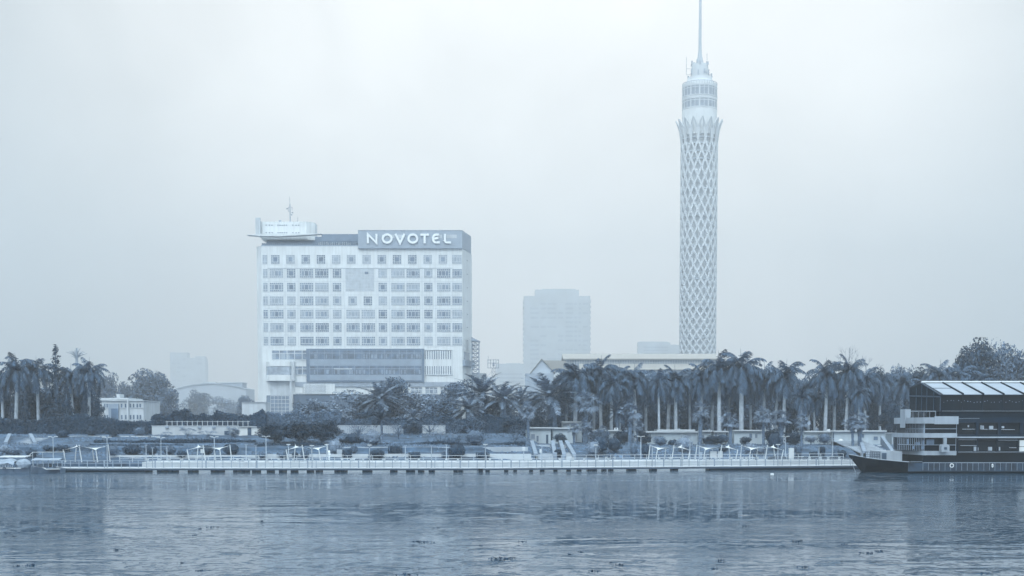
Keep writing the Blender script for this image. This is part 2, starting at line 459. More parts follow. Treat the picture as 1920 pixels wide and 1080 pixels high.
letter('T', [[(789, T), (805, T)], [(797, T), (797, B + 1.8)]])
letter('E', [[(824, T)] + arc(818.5, mid, 6, 7.4, 100, 260, 12) + [(825, B)], [(813, mid + .5), (822.5, mid - 1.2)]])
letter('L', [[(835, T - 1.6), (835, B - 4)] + arc(839, B - 4, 4, 4, 180, 270, 6) + [(846, B)]])

# windows: white muntin grid in front of a recessed pane
def window_meshes(wpx, hpx, kind):
    wd = HX(wpx) - HX(0); hh = HZ(0) - HZ(hpx)
    g = MB(); bar = .095
    def b(x0, x1, z0, z1): g.box(x0, x1, -.05, .06, z0, z1)
    fr = .12
    b(0, wd, 0, fr); b(0, wd, hh - fr, hh); b(0, fr, fr, hh - fr); b(wd - fr, wd, fr, hh - fr)
    z1, z2 = hh * .22, hh * .78
    b(fr, wd - fr, z1 - bar, z1 + bar); b(fr, wd - fr, z2 - bar, z2 + bar)
    if kind == 'small': cols = [.22, .41, .59, .78]; through = [.22, .78]
    elif kind == 'wide': cols = [.14, .28, .43, .57, .72, .86]; through = [.14, .36, .64, .86]
    elif kind == 'corner': cols = [.2, .4, .6, .8]; through = [.2, .5, .8]
    else: cols = [.5]; through = [.5]
    for c in cols:
        b(wd * c - bar * .7, wd * c + bar * .7, fr, z1 - bar); b(wd * c - bar * .7, wd * c + bar * .7, z2 + bar, hh - fr)
    for c in through: b(wd * c - bar, wd * c + bar, z1 + bar, z2 - bar)
    if kind == 'small':
        for fz in (.41, .59):
            b(fr, wd * .22 - bar, hh * fz - bar * .7, hh * fz + bar * .7); b(wd * .78 + bar, wd - fr, hh * fz - bar * .7, hh * fz + bar * .7)
    if kind == 'wide':
        b(fr, wd * .14 - bar, hh * .5 - bar * .7, hh * .5 + bar * .7); b(wd * .86 + bar, wd - fr, hh * .5 - bar * .7, hh * .5 + bar * .7)
    frame = g.build('window', M_metalw)
    res = []
    for key, mc, ms in (('a', M_glass_m, M_glass_d), ('b', M_glass_l, M_glass_m), ('c', M_glass_d, M_glass_d), ('d', M_glass_l, M_glass_l)):
        p = MB()
        a, c = (.3, .7) if kind != 'wide' else rnd.choice([(.36, .64), (.14, .5), (.42, .86)])
        p.box(.01, wd - .01, .1, .16, .01, hh - .01)
        p.mi = 1; p.box(wd * a, wd * c, .09, .098, hh * .24, hh * .76)
        po = p.build('pane', [mc, ms]); res.append(po.data); bpy.data.objects.remove(po)
    fm = frame.data; bpy.data.objects.remove(frame)
    return fm, res
WM = {'small': window_meshes(16.4, 17.4, 'small'), 'wide': window_meshes(25.6, 17.4, 'wide'), 'narrow': window_meshes(9, 17.4, 'narrow'), 'corner': window_meshes(18.6, 17.4, 'corner')}
ROWS = [477.5, 503.7, 529.5, 555, 580, 605, 630.5]
def recess(px0, px1, py0, py1, d=.2): pass
def add_window(kind, px, py):
    fm, ps = WM[kind]
    o = bpy.data.objects.new('window', fm); COL.objects.link(o); o.parent = hotel
    o.location = Vector((HX(px), YH - .075, HZ(py + 17.4))) - hotel.location
    p = bpy.data.objects.new('pane', rnd.choices(ps, (4, 3, 2, 3))[0]); COL.objects.link(p); p.parent = o
    p.location = (0, -.09, 0)
row_a = [('narrow', 493), ('small', 508.8), ('small', 537.2), ('small', 565.7), ('small', 594.2), ('small', 622.7), ('small', 651), ('small', 679.7), ('small', 708), ('small', 736.5), ('small', 765.3), ('small', 794), ('small', 822.5), ('corner', 847.5)]
row_b = [('narrow', 493.5), ('wide', 506), ('small', 538.2), ('wide', 562.2), ('wide', 591), ('small', 624), ('small', 709.5), ('wide', 733.5), ('wide', 762), ('small', 795), ('wide', 819.2), ('corner', 847.8)]
for k, ry in enumerate(ROWS):
    L = list(row_a) if k == 0 else list(row_b)
    if k == 3: L += [('small', 653), ('small', 681.5)]
    if k >= 4: L += [('wide', 649), ('wide', 677.6)]
    for kd, px in L: add_window(kd, px, ry)
# big glazed bay over two storeys
mb = MB(); hbox(mb, 648, 702, 503.7, 546.5, -.02, .05); bay = mb.build('glazed_bay', mat('bay_glass', grey(.40), .3, .15, .6, spec=.5), hotel)
mb = MB()
for i in range(10): hbox(mb, 648 + i * 5.9, 648.5 + i * 5.9, 503.7, 546.5, -.06, -.021)
for i in range(9): hbox(mb, 648, 702, 503.7 + i * 5.3, 504.2 + i * 5.3, -.075, -.061)
for py in (515, 541.5): hbox(mb, 649, 666, py, py + 1.2, -.1, -.076); hbox(mb, 684, 701, py, py + 1.2, -.1, -.076)
mb.build('muntin', M_metalw, bay)
mb = MB(); hbox(mb, 684, 691, 509, 514.5, -.07, -.0765 + .002); mb.build('open_sash', M_glass_d, bay)
# lower left ribbon windows
def ribbon(px0, px1, py0, py1, n, parent=hotel, d=-.02):
    mb = MB(); hbox(mb, px0, px1, py0, py1, d, d + .06)
    o = mb.build('ribbon_window', mat('ribbon_glass', grey(.17), .2, .5, .5, spec=.6), parent)
    mb = MB(); s_ = (px1 - px0) / n
    for i in range(int(n) + 1): hbox(mb, px0 + i * s_ - .7, px0 + i * s_ + .7, py0, py1, d - .12, d - .002)
    hbox(mb, px0, px1, py0 + (py1 - py0) * .28, py0 + (py1 - py0) * .28 + 1.1, d - .1, d - .003)
    hbox(mb, px0 - .5, px1, py1, py1 + 1, d - .2, d - .003); hbox(mb, px0, px1, py0 - .5, py0, d - .1, d - .003)
    mb.build('mullion', M_metalw, o)
    mb = MB()
    for i in range(int(n)):
        if rnd.random() < .7:
            a = px0 + i * s_ + 1; hbox(mb, a, a + s_ * rnd.uniform(.25, .8), py0 + (py1 - py0) * .36, py1 - .6, d - .03, d - .004)
    if mb.v: build_each(mb, 'curtain', M_glass_l, o)
ribbon(508.7, 573.5, 657.3, 673.7, 4.55); ribbon(552, 574, 687, 702, 1.55)
mb = MB(); hbox(mb, 506, 574, 678.3, 679, -.1, -.003); mb.build('sill_band', M_white2, hotel)
# dark curtain wall box
mb = MB(); hbox(mb, 574, 794.8, 654, 716, -1.1, .3); cw = mb.build('curtain_wall', M_cwall, hotel)
mb = MB(); hbox(mb, 581, 790, 673.8, 686, -1.14, -1.102); hbox(mb, 581, 790, 703, 713, -1.14, -1.102); mb.build('spandrel', M_span, cw)
mb = MB(); hbox(mb, 581, 790, 657.6, 673, -1.13, -1.102); hbox(mb, 581, 790, 687, 702.5, -1.13, -1.102); mb.build('glazing', mat('ribbon_glass2', grey(.10), .15, .5, .5, spec=.6), cw)
mb = MB()
for i in range(16):
    x = 580.6 + i * 14.0; hbox(mb, x - .35, x + .35, 656, 714, -1.2, -1.141)
for py in (662.2, 691.6): hbox(mb, 581, 790, py - .5, py + .5, -1.19, -1.1405)
mb.build('mullion', M_steel, cw)
mb = MB()
for py in (664.5, 693.5):
    for i in range(15):
        for q in range(2):
            if rnd.random() < .5:
                a = 582 + i * 14 + q * 6 + rnd.uniform(0, 2); hbox(mb, a, a + rnd.uniform(2, 4.5), py, py + 8, -1.136, -1.131)
build_each(mb, 'curtain', M_glass_m, cw)
mb = MB(); hbox(mb, 626, 660, 691.4, 692.4, -1.22, -1.2); build_each(mb, 'lamp_strip', M_letter, cw)
# slit windows
mb = MB()
for py0, py1 in ((657.5, 673.6), (686.5, 702)):
    for i in range(12): hbox(mb, 796.2 + i * 4.32, 797.9 + i * 4.32, py0, py1, -.06, -.02)
build_each(mb, 'slit_window', M_glass_d, hotel)
mb = MB(); hbox(mb, 847, 848, 656, 703.5, -.25, -.002); hbox(mb, 795, 848, 702.6, 703.6, -.3, -.003); hbox(mb, 795, 847, 655.8, 656.6, -.25, -.003)
mb.build('slit_surround', M_metalw, hotel)
# projecting bay lower left
bx = lambda mb, a, b, c, d, e, f: hbox(mb, a, b, c, d, e, f)
by = MB(); P0 = [(HX(497.5), YH), (HX(505), YH - 3), (HX(544), YH - 3), (HX(551), YH)]
by.prism(P0, HZ(687), HZ(678.5)); by.prism(P0, HZ(714.5), HZ(703.5))
balc = by.build('bay_balcony', M_white, hotel)
mb = MB(); mb.prism([(HX(498), YH), (HX(505.4), YH - 2.85), (HX(543.6), YH - 2.85), (HX(550.5), YH)], HZ(703.4), HZ(687.1)); mb.build('glazing', mat('bay_glazing', grey(.30), .2, .35, .5, spec=.6), balc)
mb = MB()
for x in (505, 512.5, 520, 528, 535, 543.7): hbox(mb, x - .3, x + .3, 687.1, 703.4, -2.96, -2.87)
mb.build('mullion', M_steel, balc)
mb = MB(); hbox(mb, 543.5, 552, 678, 714, -1.8, -.01); mb.build('side_pier', M_white2, balc)
mb = MB(); hbox(mb, 506, 542, 714.7, 742, -1.2, -.005); mb.build('lower_wall', M_white2, balc)
mb = MB(); mb.prism([(HX(497.5), YH), (HX(506.5), YH - 2), (HX(542), YH - 2), (HX(542), YH)], gz, HZ(741.5)); gg = mb.build('glass_porch', mat('porch_glass', grey(.17), .15, .25, .4, spec=.6), hotel)
mb = MB()
for i in range(6): hbox(mb, 507 + i * 7 - .35, 507 + i * 7 + .35, 742, 800, -2.1, -2.003)
for i in range(9): hbox(mb, 506.5, 542.5, 742 + i * 7, 742.8 + i * 7, -2.12, -2.101)
mb.build('glazing_bar', M_metalw, gg)
mb = MB(); hbox(mb, 543, 544.2, 714.7, 815, -2.6, -2.3); hbox(mb, 545.8, 547, 714.7, 815, -2.6, -2.3); hbox(mb, 544.2, 545.8, 714.7, 815, -2.55, -2.35); mb.build('pillar', M_white2, hotel)
# ground storeys behind the trees
mb = MB(); hbox(mb, 552, 867, 716.2, 725, -.6, -.004); mb.build('fascia_band', mat('band_render', grey(.30), .7, .1, .4, stain=.1), hotel)
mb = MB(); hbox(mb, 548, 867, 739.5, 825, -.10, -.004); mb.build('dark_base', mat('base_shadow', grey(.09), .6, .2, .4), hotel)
scr = MB(); hbox(scr, 568, 612, 720, 738.5, -.75, -.61); scn = scr.build('lattice_screen', M_white, hotel)
mb = MB()
for r_ in range(7):
    for c_ in range(19):
        a = 570.5 + c_ * 2.1 + (r_ % 2) * 1.05; py = 721.4 + r_ * 2.45
        hbox(mb, a, a + 1.1, py, py + 1.5, -.78, -.752)
mb.build('screen_opening', M_cwall, scn)
mb = MB(); hbox(mb, 612.5, 627, 720, 739, -.7, -.006); hbox(mb, 552, 567, 723, 738, -.3, -.006)
for px in (767, 794, 822.5, 842.5): hbox(mb, px - 2.2, px + 2.2, 725, 739.5, -.5, -.006)
build_each(mb, 'pier', M_white, hotel)
for a, b in ((770, 791), (797, 819.5), (825.5, 840.5)): ribbon(a, b, 727, 737, 3, d=-.05)
mb = MB()
for px, py in ((560, 750), (588.5, 750)): hbox(mb, px - .8, px + .8, py, 815, -2.5, -2.3)
build_each(mb, 'flagpole', M_metalw, hotel)
# right flank
def chbox(mb, t0, t1, py0, py1, off=.06, th=.1):
    a = Vector((xm1, YH)); b = Vector((xr, YH + CR)); d = b - a; nn = Vector((d.y, -d.x)).normalized()
    p, q = a + d * t0 + nn * .004, a + d * t1 + nn * .004
    vs = [p, q, q + nn * off, p + nn * off]
    mb.prism([(v_.x, v_.y) for v_ in (vs[0], vs[3], vs[2], vs[1])], HZ(py1), HZ(py0))
chbox(mb, .15, .85, 658.5, 674); mb.build('flank_window', M_glass_m, hotel)
mb = MB(); chbox(mb, .0, 1.25, 674.5, 685.5, 1.1); mb.build('flank_balcony', M_span, hotel)
mb = MB()
for ry in ROWS: chbox(mb, .52, .66, ry + 5, ry + 6.4, .03)
build_each(mb, 'vent_opening', M_cwall, hotel)
mb = MB(); hbox(mb, 883.5, 910, 696.5, 800, CR + 1, CR + 9); mb.build('annex', M_white2, hotel)

def lattice_leg(mb, x, y, z0, z1, hw, n, r=.06, r2=.035):
    c = [(x - hw, y - hw), (x + hw, y - hw), (x + hw, y + hw), (x - hw, y + hw)]
    for p in c: mb.tube([(p[0], p[1], z0), (p[0], p[1], z1)], r, 4)
    for i in range(n):
        a = z0 + (z1 - z0) * i / n; b = z0 + (z1 - z0) * (i + 1) / n
        for k in range(4):
            p, q = c[k], c[(k + 1) % 4]
            mb.tube([(p[0], p[1], a), (q[0], q[1], b)], r2, 4); mb.tube([(p[0], p[1], b), (q[0], q[1], b)], r2, 4)
stair = thing('stair_tower', 'grey steel lattice tower with slanted cap against the hotel\'s right flank', 'stair tower', (HX(889), YH + 8, 5))
mb = MB(); lattice_leg(mb, HX(890.5), YH + 8, 5, HZ(637), 1.4, 22, .2, .13); mb.build('lattice_frame', M_steel, stair)
mb = MB(); mb.slab_xz([(HX(882.5), HZ(630)), (HX(899.5), HZ(638)), (HX(899), HZ(639.5)), (HX(882.5), HZ(637.5))], YH + 6, YH + 11); mb.build('cap', M_steel, stair)
mb = MB()
for i in range(7): hbox(mb, 883, 889, 646 + i * 14, 647 + i * 14, 7, 9)
build_each(mb, 'landing', M_steel, stair)

mast = thing('antenna_mast', 'thin antenna mast with small dishes standing on the hotel penthouse', 'antenna', (HX(539.5), YH + 8, HZ(413.5)))
mb = MB(); zt = HZ(413.5)
mb.tube([(HX(539.5), YH + 8, zt), (HX(539.3), YH + 8, HZ(377))], .20, 5); mb.tube([(HX(539.3), YH + 8, HZ(377)), (HX(538.8), YH + 8, HZ(363))], .07, 4)
for dx in (-2.2, 2.2): mb.tube([(HX(539.5 + dx), YH + 8, zt), (HX(539.5), YH + 8, HZ(406))], .06, 4)
mb.build('pole', M_steel, mast)
mb = MB(); hbox(mb, 536, 536.7, 382, 391, 7.9, 8.1); hbox(mb, 543, 543.8, 383, 389, 7.9, 8.1); hbox(mb, 535.5, 544, 382.5, 382.9, 7.9, 8.1); hbox(mb, 535.5, 541, 390, 390.4, 7.9, 8.1)
hbox(mb, 542.5, 545.5, 392, 394, 7.7, 8.2); hbox(mb, 532.5, 535.5, 384.5, 386.5, 7.7, 8.2); hbox(mb, 541, 543.5, 396, 398, 7.7, 8.2)
mb.build('antenna', M_steel, mast)
wh = thing('roof_aerial', 'slender whip aerial with stay right of the mast on the penthouse', 'antenna', (HX(554), YH + 8, zt))
mb = MB(); mb.tube([(HX(554), YH + 8, zt), (HX(554), YH + 8, HZ(401))], .06, 4); mb.tube([(HX(549), YH + 8, zt), (HX(553.5), YH + 8, HZ(408))], .05, 4); mb.build('pole', M_steel, wh)
bl = thing('roof_siren', 'stubby post with a small head on the left of the penthouse roof', 'siren', (HX(520), YH + 8, zt))
mb = MB(); mb.tube([(HX(520), YH + 8, zt), (HX(520), YH + 8, HZ(409.5))], .12, 5); mb.build('post', M_steel, bl)
mb = MB(); hbox(mb, 518.2, 522.2, 407.8, 410, 7.6, 8.4); mb.build('head', M_steel, bl)

# ------------------------------------------------------------------ lattice tower
YT = 1350.0
tx = wx(1309.6, YT, 450)
tR = wx(34.6, YT, 450) - wx(0, YT, 450)
TZ = lambda py: wz(py, YT)
tower = thing('lattice_tower', 'tall pale concrete tower with diamond lattice shaft, lotus crown and needle spire', 'tower', (tx, YT, 5))
def tower_radius(py):
    f = 1 + .004 * (665 - py) / 400
    if py < 268: f += .29 * ((268 - py) / 41) ** 2.0
    return tR * f
levels = []
py = 690.0
while py > 258:
    levels.append(py)
    s_ = 9.0 + 6.6 * max(0, min(1, (665 - py) / 250)) + 1.2 * max(0, min(1, (400 - py) / 140))
    py -= s_
levels += [246, 236, 227]
NS = 16
mb = MB()
dth = math.pi / NS
for fam in (1, -1):
    for i in range(NS):
        prev = None
        for k, lv in enumerate(levels):
            th = 2 * math.pi * i / NS + fam * dth * k
            r = tower_radius(lv); wd = .056 * tR; dp = .07 * tR
            tip = len(levels) - 1 - k
            if tip < 3:
                base_k = len(levels) - 4
                th = 2 * math.pi * i / NS + fam * (dth * base_k + dth * (3 - tip) / 3 * .93)
                wd = .056 * tR * (1.0, 1.15, .9, .2)[3 - tip]
            c, s2 = math.cos(th), math.sin(th); z = TZ(lv)
            o0 = Vector((tx + c * r, YT + s2 * r, z)); tn = Vector((-s2, c, 0)); rn = Vector((c, s2, 0))
            off = .012 * fam
            ring = [o0 - tn * wd + rn * off, o0 + tn * wd + rn * off, o0 + tn * wd - rn * (dp + off), o0 - tn * wd - rn * (dp + off)]
            if prev:
                mb.add(prev + ring, [(0, 1, 5, 4), (1, 2, 6, 5), (2, 3, 7, 6), (3, 0, 4, 7)])
            prev = ring
mb.build('lattice', M_lat, tower)
mb = MB(); mb.lathe([(tR * .78, 5), (tR * .78, TZ(250))], (tx, YT), 40); mb.build('core', M_core, tower)
mb = MB()
for py in (634, 578, 525, 463, 407, 357, 302, 288, 273, 262):
    mb.lathe([(tR * .79, TZ(py + 1.3)), (tR * .955, TZ(py + 1.3)), (tR * .955, TZ(py - 1.0)), (tR * .79, TZ(py - 1.0))], (tx, YT), 40, cap=False)
build_each(mb, 'floor_ring', M_conc, tower)
mb = MB()      # pale panels that paint in bright reflections, then dishes, seen through the diamonds
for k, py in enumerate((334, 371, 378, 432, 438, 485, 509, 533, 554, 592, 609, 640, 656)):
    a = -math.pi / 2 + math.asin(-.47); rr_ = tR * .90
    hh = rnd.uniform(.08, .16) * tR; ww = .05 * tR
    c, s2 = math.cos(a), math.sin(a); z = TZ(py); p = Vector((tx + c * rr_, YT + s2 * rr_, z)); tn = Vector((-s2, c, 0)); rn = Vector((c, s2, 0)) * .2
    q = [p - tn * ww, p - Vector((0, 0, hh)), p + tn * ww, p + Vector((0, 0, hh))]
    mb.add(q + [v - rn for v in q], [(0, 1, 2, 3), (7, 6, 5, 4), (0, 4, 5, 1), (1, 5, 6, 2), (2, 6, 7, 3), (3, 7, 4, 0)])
build_each(mb, 'glint_panel', M_metalw, tower)
mb = MB()
for px, py in ((1301, 324), (1306.5, 344), (1296, 386)):
    x = tx + (px - 1309.6) / 34.6 * tR; y = YT - math.sqrt(max(0, 1 - ((px - 1309.6) / 34.6) ** 2)) * tR * .9
    mb.tube([(x, y, TZ(py)), (x, y - .5, TZ(py))], .09 * tR, 10)
build_each(mb, 'dish', M_metalw, tower)
# pod
pr = lambda px: px / 34.6 * tR
mb = MB(); mb.lathe([(pr(32.2), TZ(256)), (pr(32.4), TZ(208.5)), (pr(31.8), TZ(208.5)), (pr(31.8), TZ(160))], (tx, YT), 48); mb.build('pod_wall', mat('pod_concrete', grey(.56), .7, .06, .2), tower)
for name, r0, a, b, m_ in (('floor_slab', 32.6, 190.5, 186.5, 0), ('floor_slab', 32.6, 208, 205.5, 0), ('floor_slab', 32.4, 166, 163.5, 0), ('floor_slab', 32.8, 184.5, 183, 0)):
    mb = MB(); mb.lathe([(pr(r0 - 1.5), TZ(a)), (pr(r0), TZ(a)), (pr(r0), TZ(b)), (pr(r0 - 1.5), TZ(b))], (tx, YT), 48); mb.build(name, M_lat, tower)
for a, b in ((205, 194), (183, 170), (169, 166.5), (192.5, 190.8)):
    mb = MB(); mb.lathe([(pr(32.0), TZ(a)), (pr(32.0), TZ(b))], (tx, YT), 48, cap=False); o = mb.build('window_band', mat('pod_glass', grey(.17), .25, .2, .3, spec=.5), tower)
    mb = MB()
    for k in range(24):
        t = 2 * math.pi * (k + .5) / 24; c, s2 = math.cos(t), math.sin(t); wdt = (.038 if k % 2 else .017) * tR
        p = Vector((tx, YT, 0)) + Vector((c, s2, 0)) * pr(32.05); tn = Vector((-s2, c, 0)) * wdt; rn = Vector((c, s2, 0)) * .2
        q = [p - tn, p + tn, p + tn + rn, p - tn + rn]
        mb.add([(v.x, v.y, TZ(a)) for v in q] + [(v.x, v.y, TZ(b)) for v in q], [(0, 3, 2, 1), (4, 5, 6, 7), (0, 1, 5, 4), (1, 2, 6, 5), (2, 3, 7, 6), (3, 0, 4, 7)])
    build_each(mb, 'mullion', M_lat, o)
mb = MB()
for k in range(40):
    t = 2 * math.pi * k / 40
    x, y = tx + math.cos(t) * pr(32), YT + math.sin(t) * pr(32)
    mb.tube([(x, y, TZ(163.5)), (x, y, TZ(157.5))], .012 * tR, 4)
mb.lathe([(pr(31.7), TZ(158.2)), (pr(32.2), TZ(158.2)), (pr(32.2), TZ(157.2)), (pr(31.7), TZ(157.2))], (tx, YT), 40, cap=False)
mb.build('railing', M_steel, tower)
mb = MB(); mb.lathe([(pr(30), TZ(164)), (pr(30), TZ(161)), (pr(24), TZ(152)), (pr(22.5), TZ(147)), (pr(22.5), TZ(146)), (pr(15.5), TZ(145)), (pr(15.5), TZ(124)), (pr(14.5), TZ(121))], (tx, YT), 40); mb.build('upper_drum', M_lat, tower)
mb = MB()
for _ in range(34):
    t = rnd.uniform(0, 6.28); q, py = rnd.choice(((22, 146), (15.3, 124), (15, 121), (16, 140)))
    x, y = tx + math.cos(t) * pr(q), YT + math.sin(t) * pr(q); h_ = rnd.uniform(.07, .29) * tR; q_ = .04 * tR
    mb.box(x - q_, x + q_, y - q_, y + q_, TZ(py), TZ(py) + h_)
for px in (1287, 1325.5): mb.tube([(wx(px, YT, 130), YT, TZ(140)), (wx(px, YT, 130), YT, TZ(100 if px > 1300 else 106))], .011 * tR, 4)
x0, x1 = wx(1287, YT, 130), wx(1296, YT, 130)
for z in (129, 140): mb.tube([(x0, YT, TZ(z)), (x1, YT, TZ(z))], .010 * tR, 4)
build_each(mb, 'aerial', M_steel, tower)
mb = MB(); mb.lathe([(pr(7.6), TZ(121)), (pr(6.0), TZ(114)), (pr(4.2), TZ(106)), (pr(3.2), TZ(97)), (pr(2.9), TZ(85)), (pr(2.3), TZ(0)), (pr(1.9), TZ(-35)), (pr(1.0), TZ(-36)), (pr(.6), TZ(-90))], (tx, YT), 16); mb.build('spire', mat('spire_steel', grey(.34), .5, .05, 1), tower)
# ------------------------------------------------------------------ vegetation builders
def leaf(mb, p, n, s, rg, asp=.55):
    """one pointed leaf blade at p facing roughly n"""
    n = n.normalized()
    a = n.cross(Vector((rg.uniform(-1, 1), rg.uniform(-1, 1), rg.uniform(-1, 1))))
    if a.length < 1e-3: a = Vector((1, 0, 0))
    a.normalize(); b = n.cross(a)
    o = len(mb.v); h = s * asp
    mb.v.extend([tuple(p - a * s), tuple(p + b * h - a * s * .1), tuple(p + a * s), tuple(p - b * h - a * s * .1)])
    mb.f.append((o, o + 1, o + 2, o + 3)); mb.m.append(mb.mi)
def rand_dir(rg):
    z = rg.uniform(-1, 1); t = rg.uniform(0, 2 * math.pi); r = math.sqrt(1 - z * z)
    return Vector((r * math.cos(t), r * math.sin(t), z))
def clump(mb, c, rad, n, s, rg, flat=1.0, hollow=.6):
    for _ in range(n):
        d = rand_dir(rg)
        q = rad * (hollow + (1.06 - hollow) * rg.random() ** .6)
        p = c + Vector((d.x * q, d.y * q, d.z * q * flat))
        nn = d + rand_dir(rg) * .9 + Vector((0, 0, .35))
        leaf(mb, p, nn, s * rg.uniform(.6, 1.3), rg)
def broad_tree(seed, label, m, H=10.0, Wd=8.0, base=.04, lobes=44, leaves=230, ls=.20, flat=.75, lobe_r=(.9, 1.6), spread='round', bark=None, trunk_r=.28, sparse=1.0):
    rg = random.Random(seed)
    root = thing('broadleaf_tree', label, 'tree')
    cr = MB(); tk = MB()
    zb = H * base
    cz = zb + (H - zb) * .5
    tk.tube([(0, 0, -.6), (0, 0, 0), (rg.uniform(-.2, .2), rg.uniform(-.2, .2), zb), (0, 0, cz)], [trunk_r * 1.5, trunk_r * 1.15, trunk_r * .85, trunk_r * .4], 7)
    for k in range(lobes):
        d = rand_dir(rg)
        u = .5 + .5 * rg.random()
        if spread == 'umbrella':
            t = rg.uniform(0, 6.28); q = math.sqrt(rg.random()) * Wd * .5
            c = Vector((q * math.cos(t), q * math.sin(t), H * (.86 - .25 * (q / (Wd * .5)) ** 2) + rg.uniform(-.08, .04) * H))
        elif spread == 'column':
            zz = rg.random(); q = Wd * .5 * (1 - zz) ** .7 * rg.uniform(.2, .9); t = rg.uniform(0, 6.28)
            c = Vector((q * math.cos(t), q * math.sin(t), zb + (H - zb) * zz * .97))
        else:
            c = Vector((d.x * u * Wd * .40, d.y * u * Wd * .40, cz + d.z * u * (H - zb) * .40))
        r = rg.uniform(*lobe_r) * (1 if spread != 'column' else (1.15 - .75 * zz))
        clump(cr, c, r, int(leaves * (r / lobe_r[1]) ** 2 * sparse), ls, rg, flat)
        if k % 2 == 0 or spread == 'umbrella':
            st = Vector((0, 0, zb * rg.uniform(.75, 1.0) + (c.z - zb) * (.25 if spread != 'umbrella' else .1)))
            md = st.lerp(c, .55) + Vector((0, 0, -.25 * r))
            tk.tube([st, md, c], [trunk_r * .42, trunk_r * .24, trunk_r * .08], 5)
    tk.build('trunk', bark or M_bark, root); cr.build('crown', m, root)
    return root
def pinnate(mb, o, az, el, L, droop, ll, nl, hang, rg, wd=.085, stiff=.5):
    """a feather frond: rachis strip plus leaflets both sides"""
    p = Vector(o); e = el; pts = []; n = nl
    st = L / n
    for i in range(n + 1):
        pts.append((p.copy(), e)); d = Vector((math.cos(az) * math.cos(e), math.sin(az) * math.cos(e), math.sin(e)))
        p = p + d * st; e = max(-1.5, e - droop * st * (.4 + 1.3 * i / n))
    side = Vector((-math.sin(az), math.cos(az), 0))
    for i in range(n):
        a, b = pts[i][0], pts[i + 1][0]; q = .05 * (1 - i / n) + .015
        o_ = len(mb.v); mb.v.extend([tuple(a - side * q), tuple(a + side * q), tuple(b + side * q * .9), tuple(b - side * q * .9)]); mb.f.append((o_, o_+1, o_+2, o_+3)); mb.m.append(mb.mi)
        if i < 2: continue
        t = (b - a).normalized(); f = i / n
        l_ = ll * (math.sin(math.pi * (.12 + .85 * f)) ** .6) 
        for s_ in (-1, 1):
            for _ in range(2):
                base = a.lerp(b, rg.random())
                dr = (side * s_ * rg.uniform(.7, 1.1) + t * (stiff + rg.uniform(-.15, .3)) + Vector((0, 0, -hang * rg.uniform(.5, 1.3) + rg.uniform(-.1, .25)))).normalized()
                tip = base + dr * l_ * rg.uniform(.75, 1.15) + Vector((0, 0, -.12 * hang * l_))
                wv = t * wd
                o_ = len(mb.v); mb.v.extend([tuple(base - wv), tuple(base + wv), tuple(base.lerp(tip, .6) + wv * .9), tuple(tip), tuple(base.lerp(tip, .6) - wv * .9)])
                mb.f.append((o_, o_+1, o_+2, o_+3, o_+4)); mb.m.append(mb.mi)
def royal_palm(seed, H=13.0):
    rg = random.Random(seed)
    root = thing('royal_palm', 'tall royal palm with smooth pale trunk and drooping feather crown', 'palm tree')
    hc = H - 3.0
    tk = MB(); lean = (rg.uniform(-.3, .3), rg.uniform(-.3, .3))
    tk.tube([(0, 0, -.5), (0, 0, .2), (lean[0] * .3, lean[1] * .3, hc * .35), (lean[0] * .8, lean[1] * .8, hc * .7), (lean[0], lean[1], hc - 1.5)], [.36, .30, .30, .26, .19], 9)
    tk.build('trunk', M_trunkp, root, smooth=True)
    cs = MB(); cs.tube([(lean[0], lean[1], hc - 1.5), (lean[0], lean[1], hc - .9), (lean[0], lean[1], hc + .2)], [.20, .19, .10], 8); cs.build('crownshaft', M_frond, root, smooth=True)
    cr = MB(); o = (lean[0], lean[1], hc)
    nf = 36
    for k in range(nf):
        f = k / (nf - 1)
        az = k * 2.399 + rg.uniform(-.3, .3)
        el = R(84 - 118 * f ** .8 + rg.uniform(-9, 9))
        pinnate(cr, o, az, el, rg.uniform(3.5, 4.5), rg.uniform(.34, .55) if f < .25 else rg.uniform(.5, .85), 1.0, 22, .8 + .5 * f, rg, .05)
    sp = Vector(o); cr.tube([sp, sp + Vector((rg.uniform(-.2, .2), rg.uniform(-.2, .2), 2.9))], [.07, .015], 4)
    cr.build('crown', M_frond, root)
    return root
def date_palm(seed, H=9.0, m=None):
    rg = random.Random(seed)
    root = thing('date_palm', 'date palm with stiff radiating feather fronds', 'palm tree')
    hc = H - 3.2
    tk = MB(); n = 9; pts = []; rad = []
    for i in range(n + 1): pts.append((0, 0, -.5 + (hc + .6) * i / n)); rad.append(.34 + (.07 if i % 2 else 0))
    tk.tube(pts, rad, 8); tk.build('trunk', M_trunkd, root)
    cr = MB()
    for k in range(46):
        f = k / 45; az = k * 2.399 + rg.uniform(-.3, .3); el = R(84 - 112 * f + rg.uniform(-8, 8))
        pinnate(cr, (0, 0, hc), az, el, rg.uniform(3.2, 4.0), rg.uniform(.16, .30), .62, 17, .18, rg, .05, .75)
    cr.build('crown', m or M_datef, root)
    return root
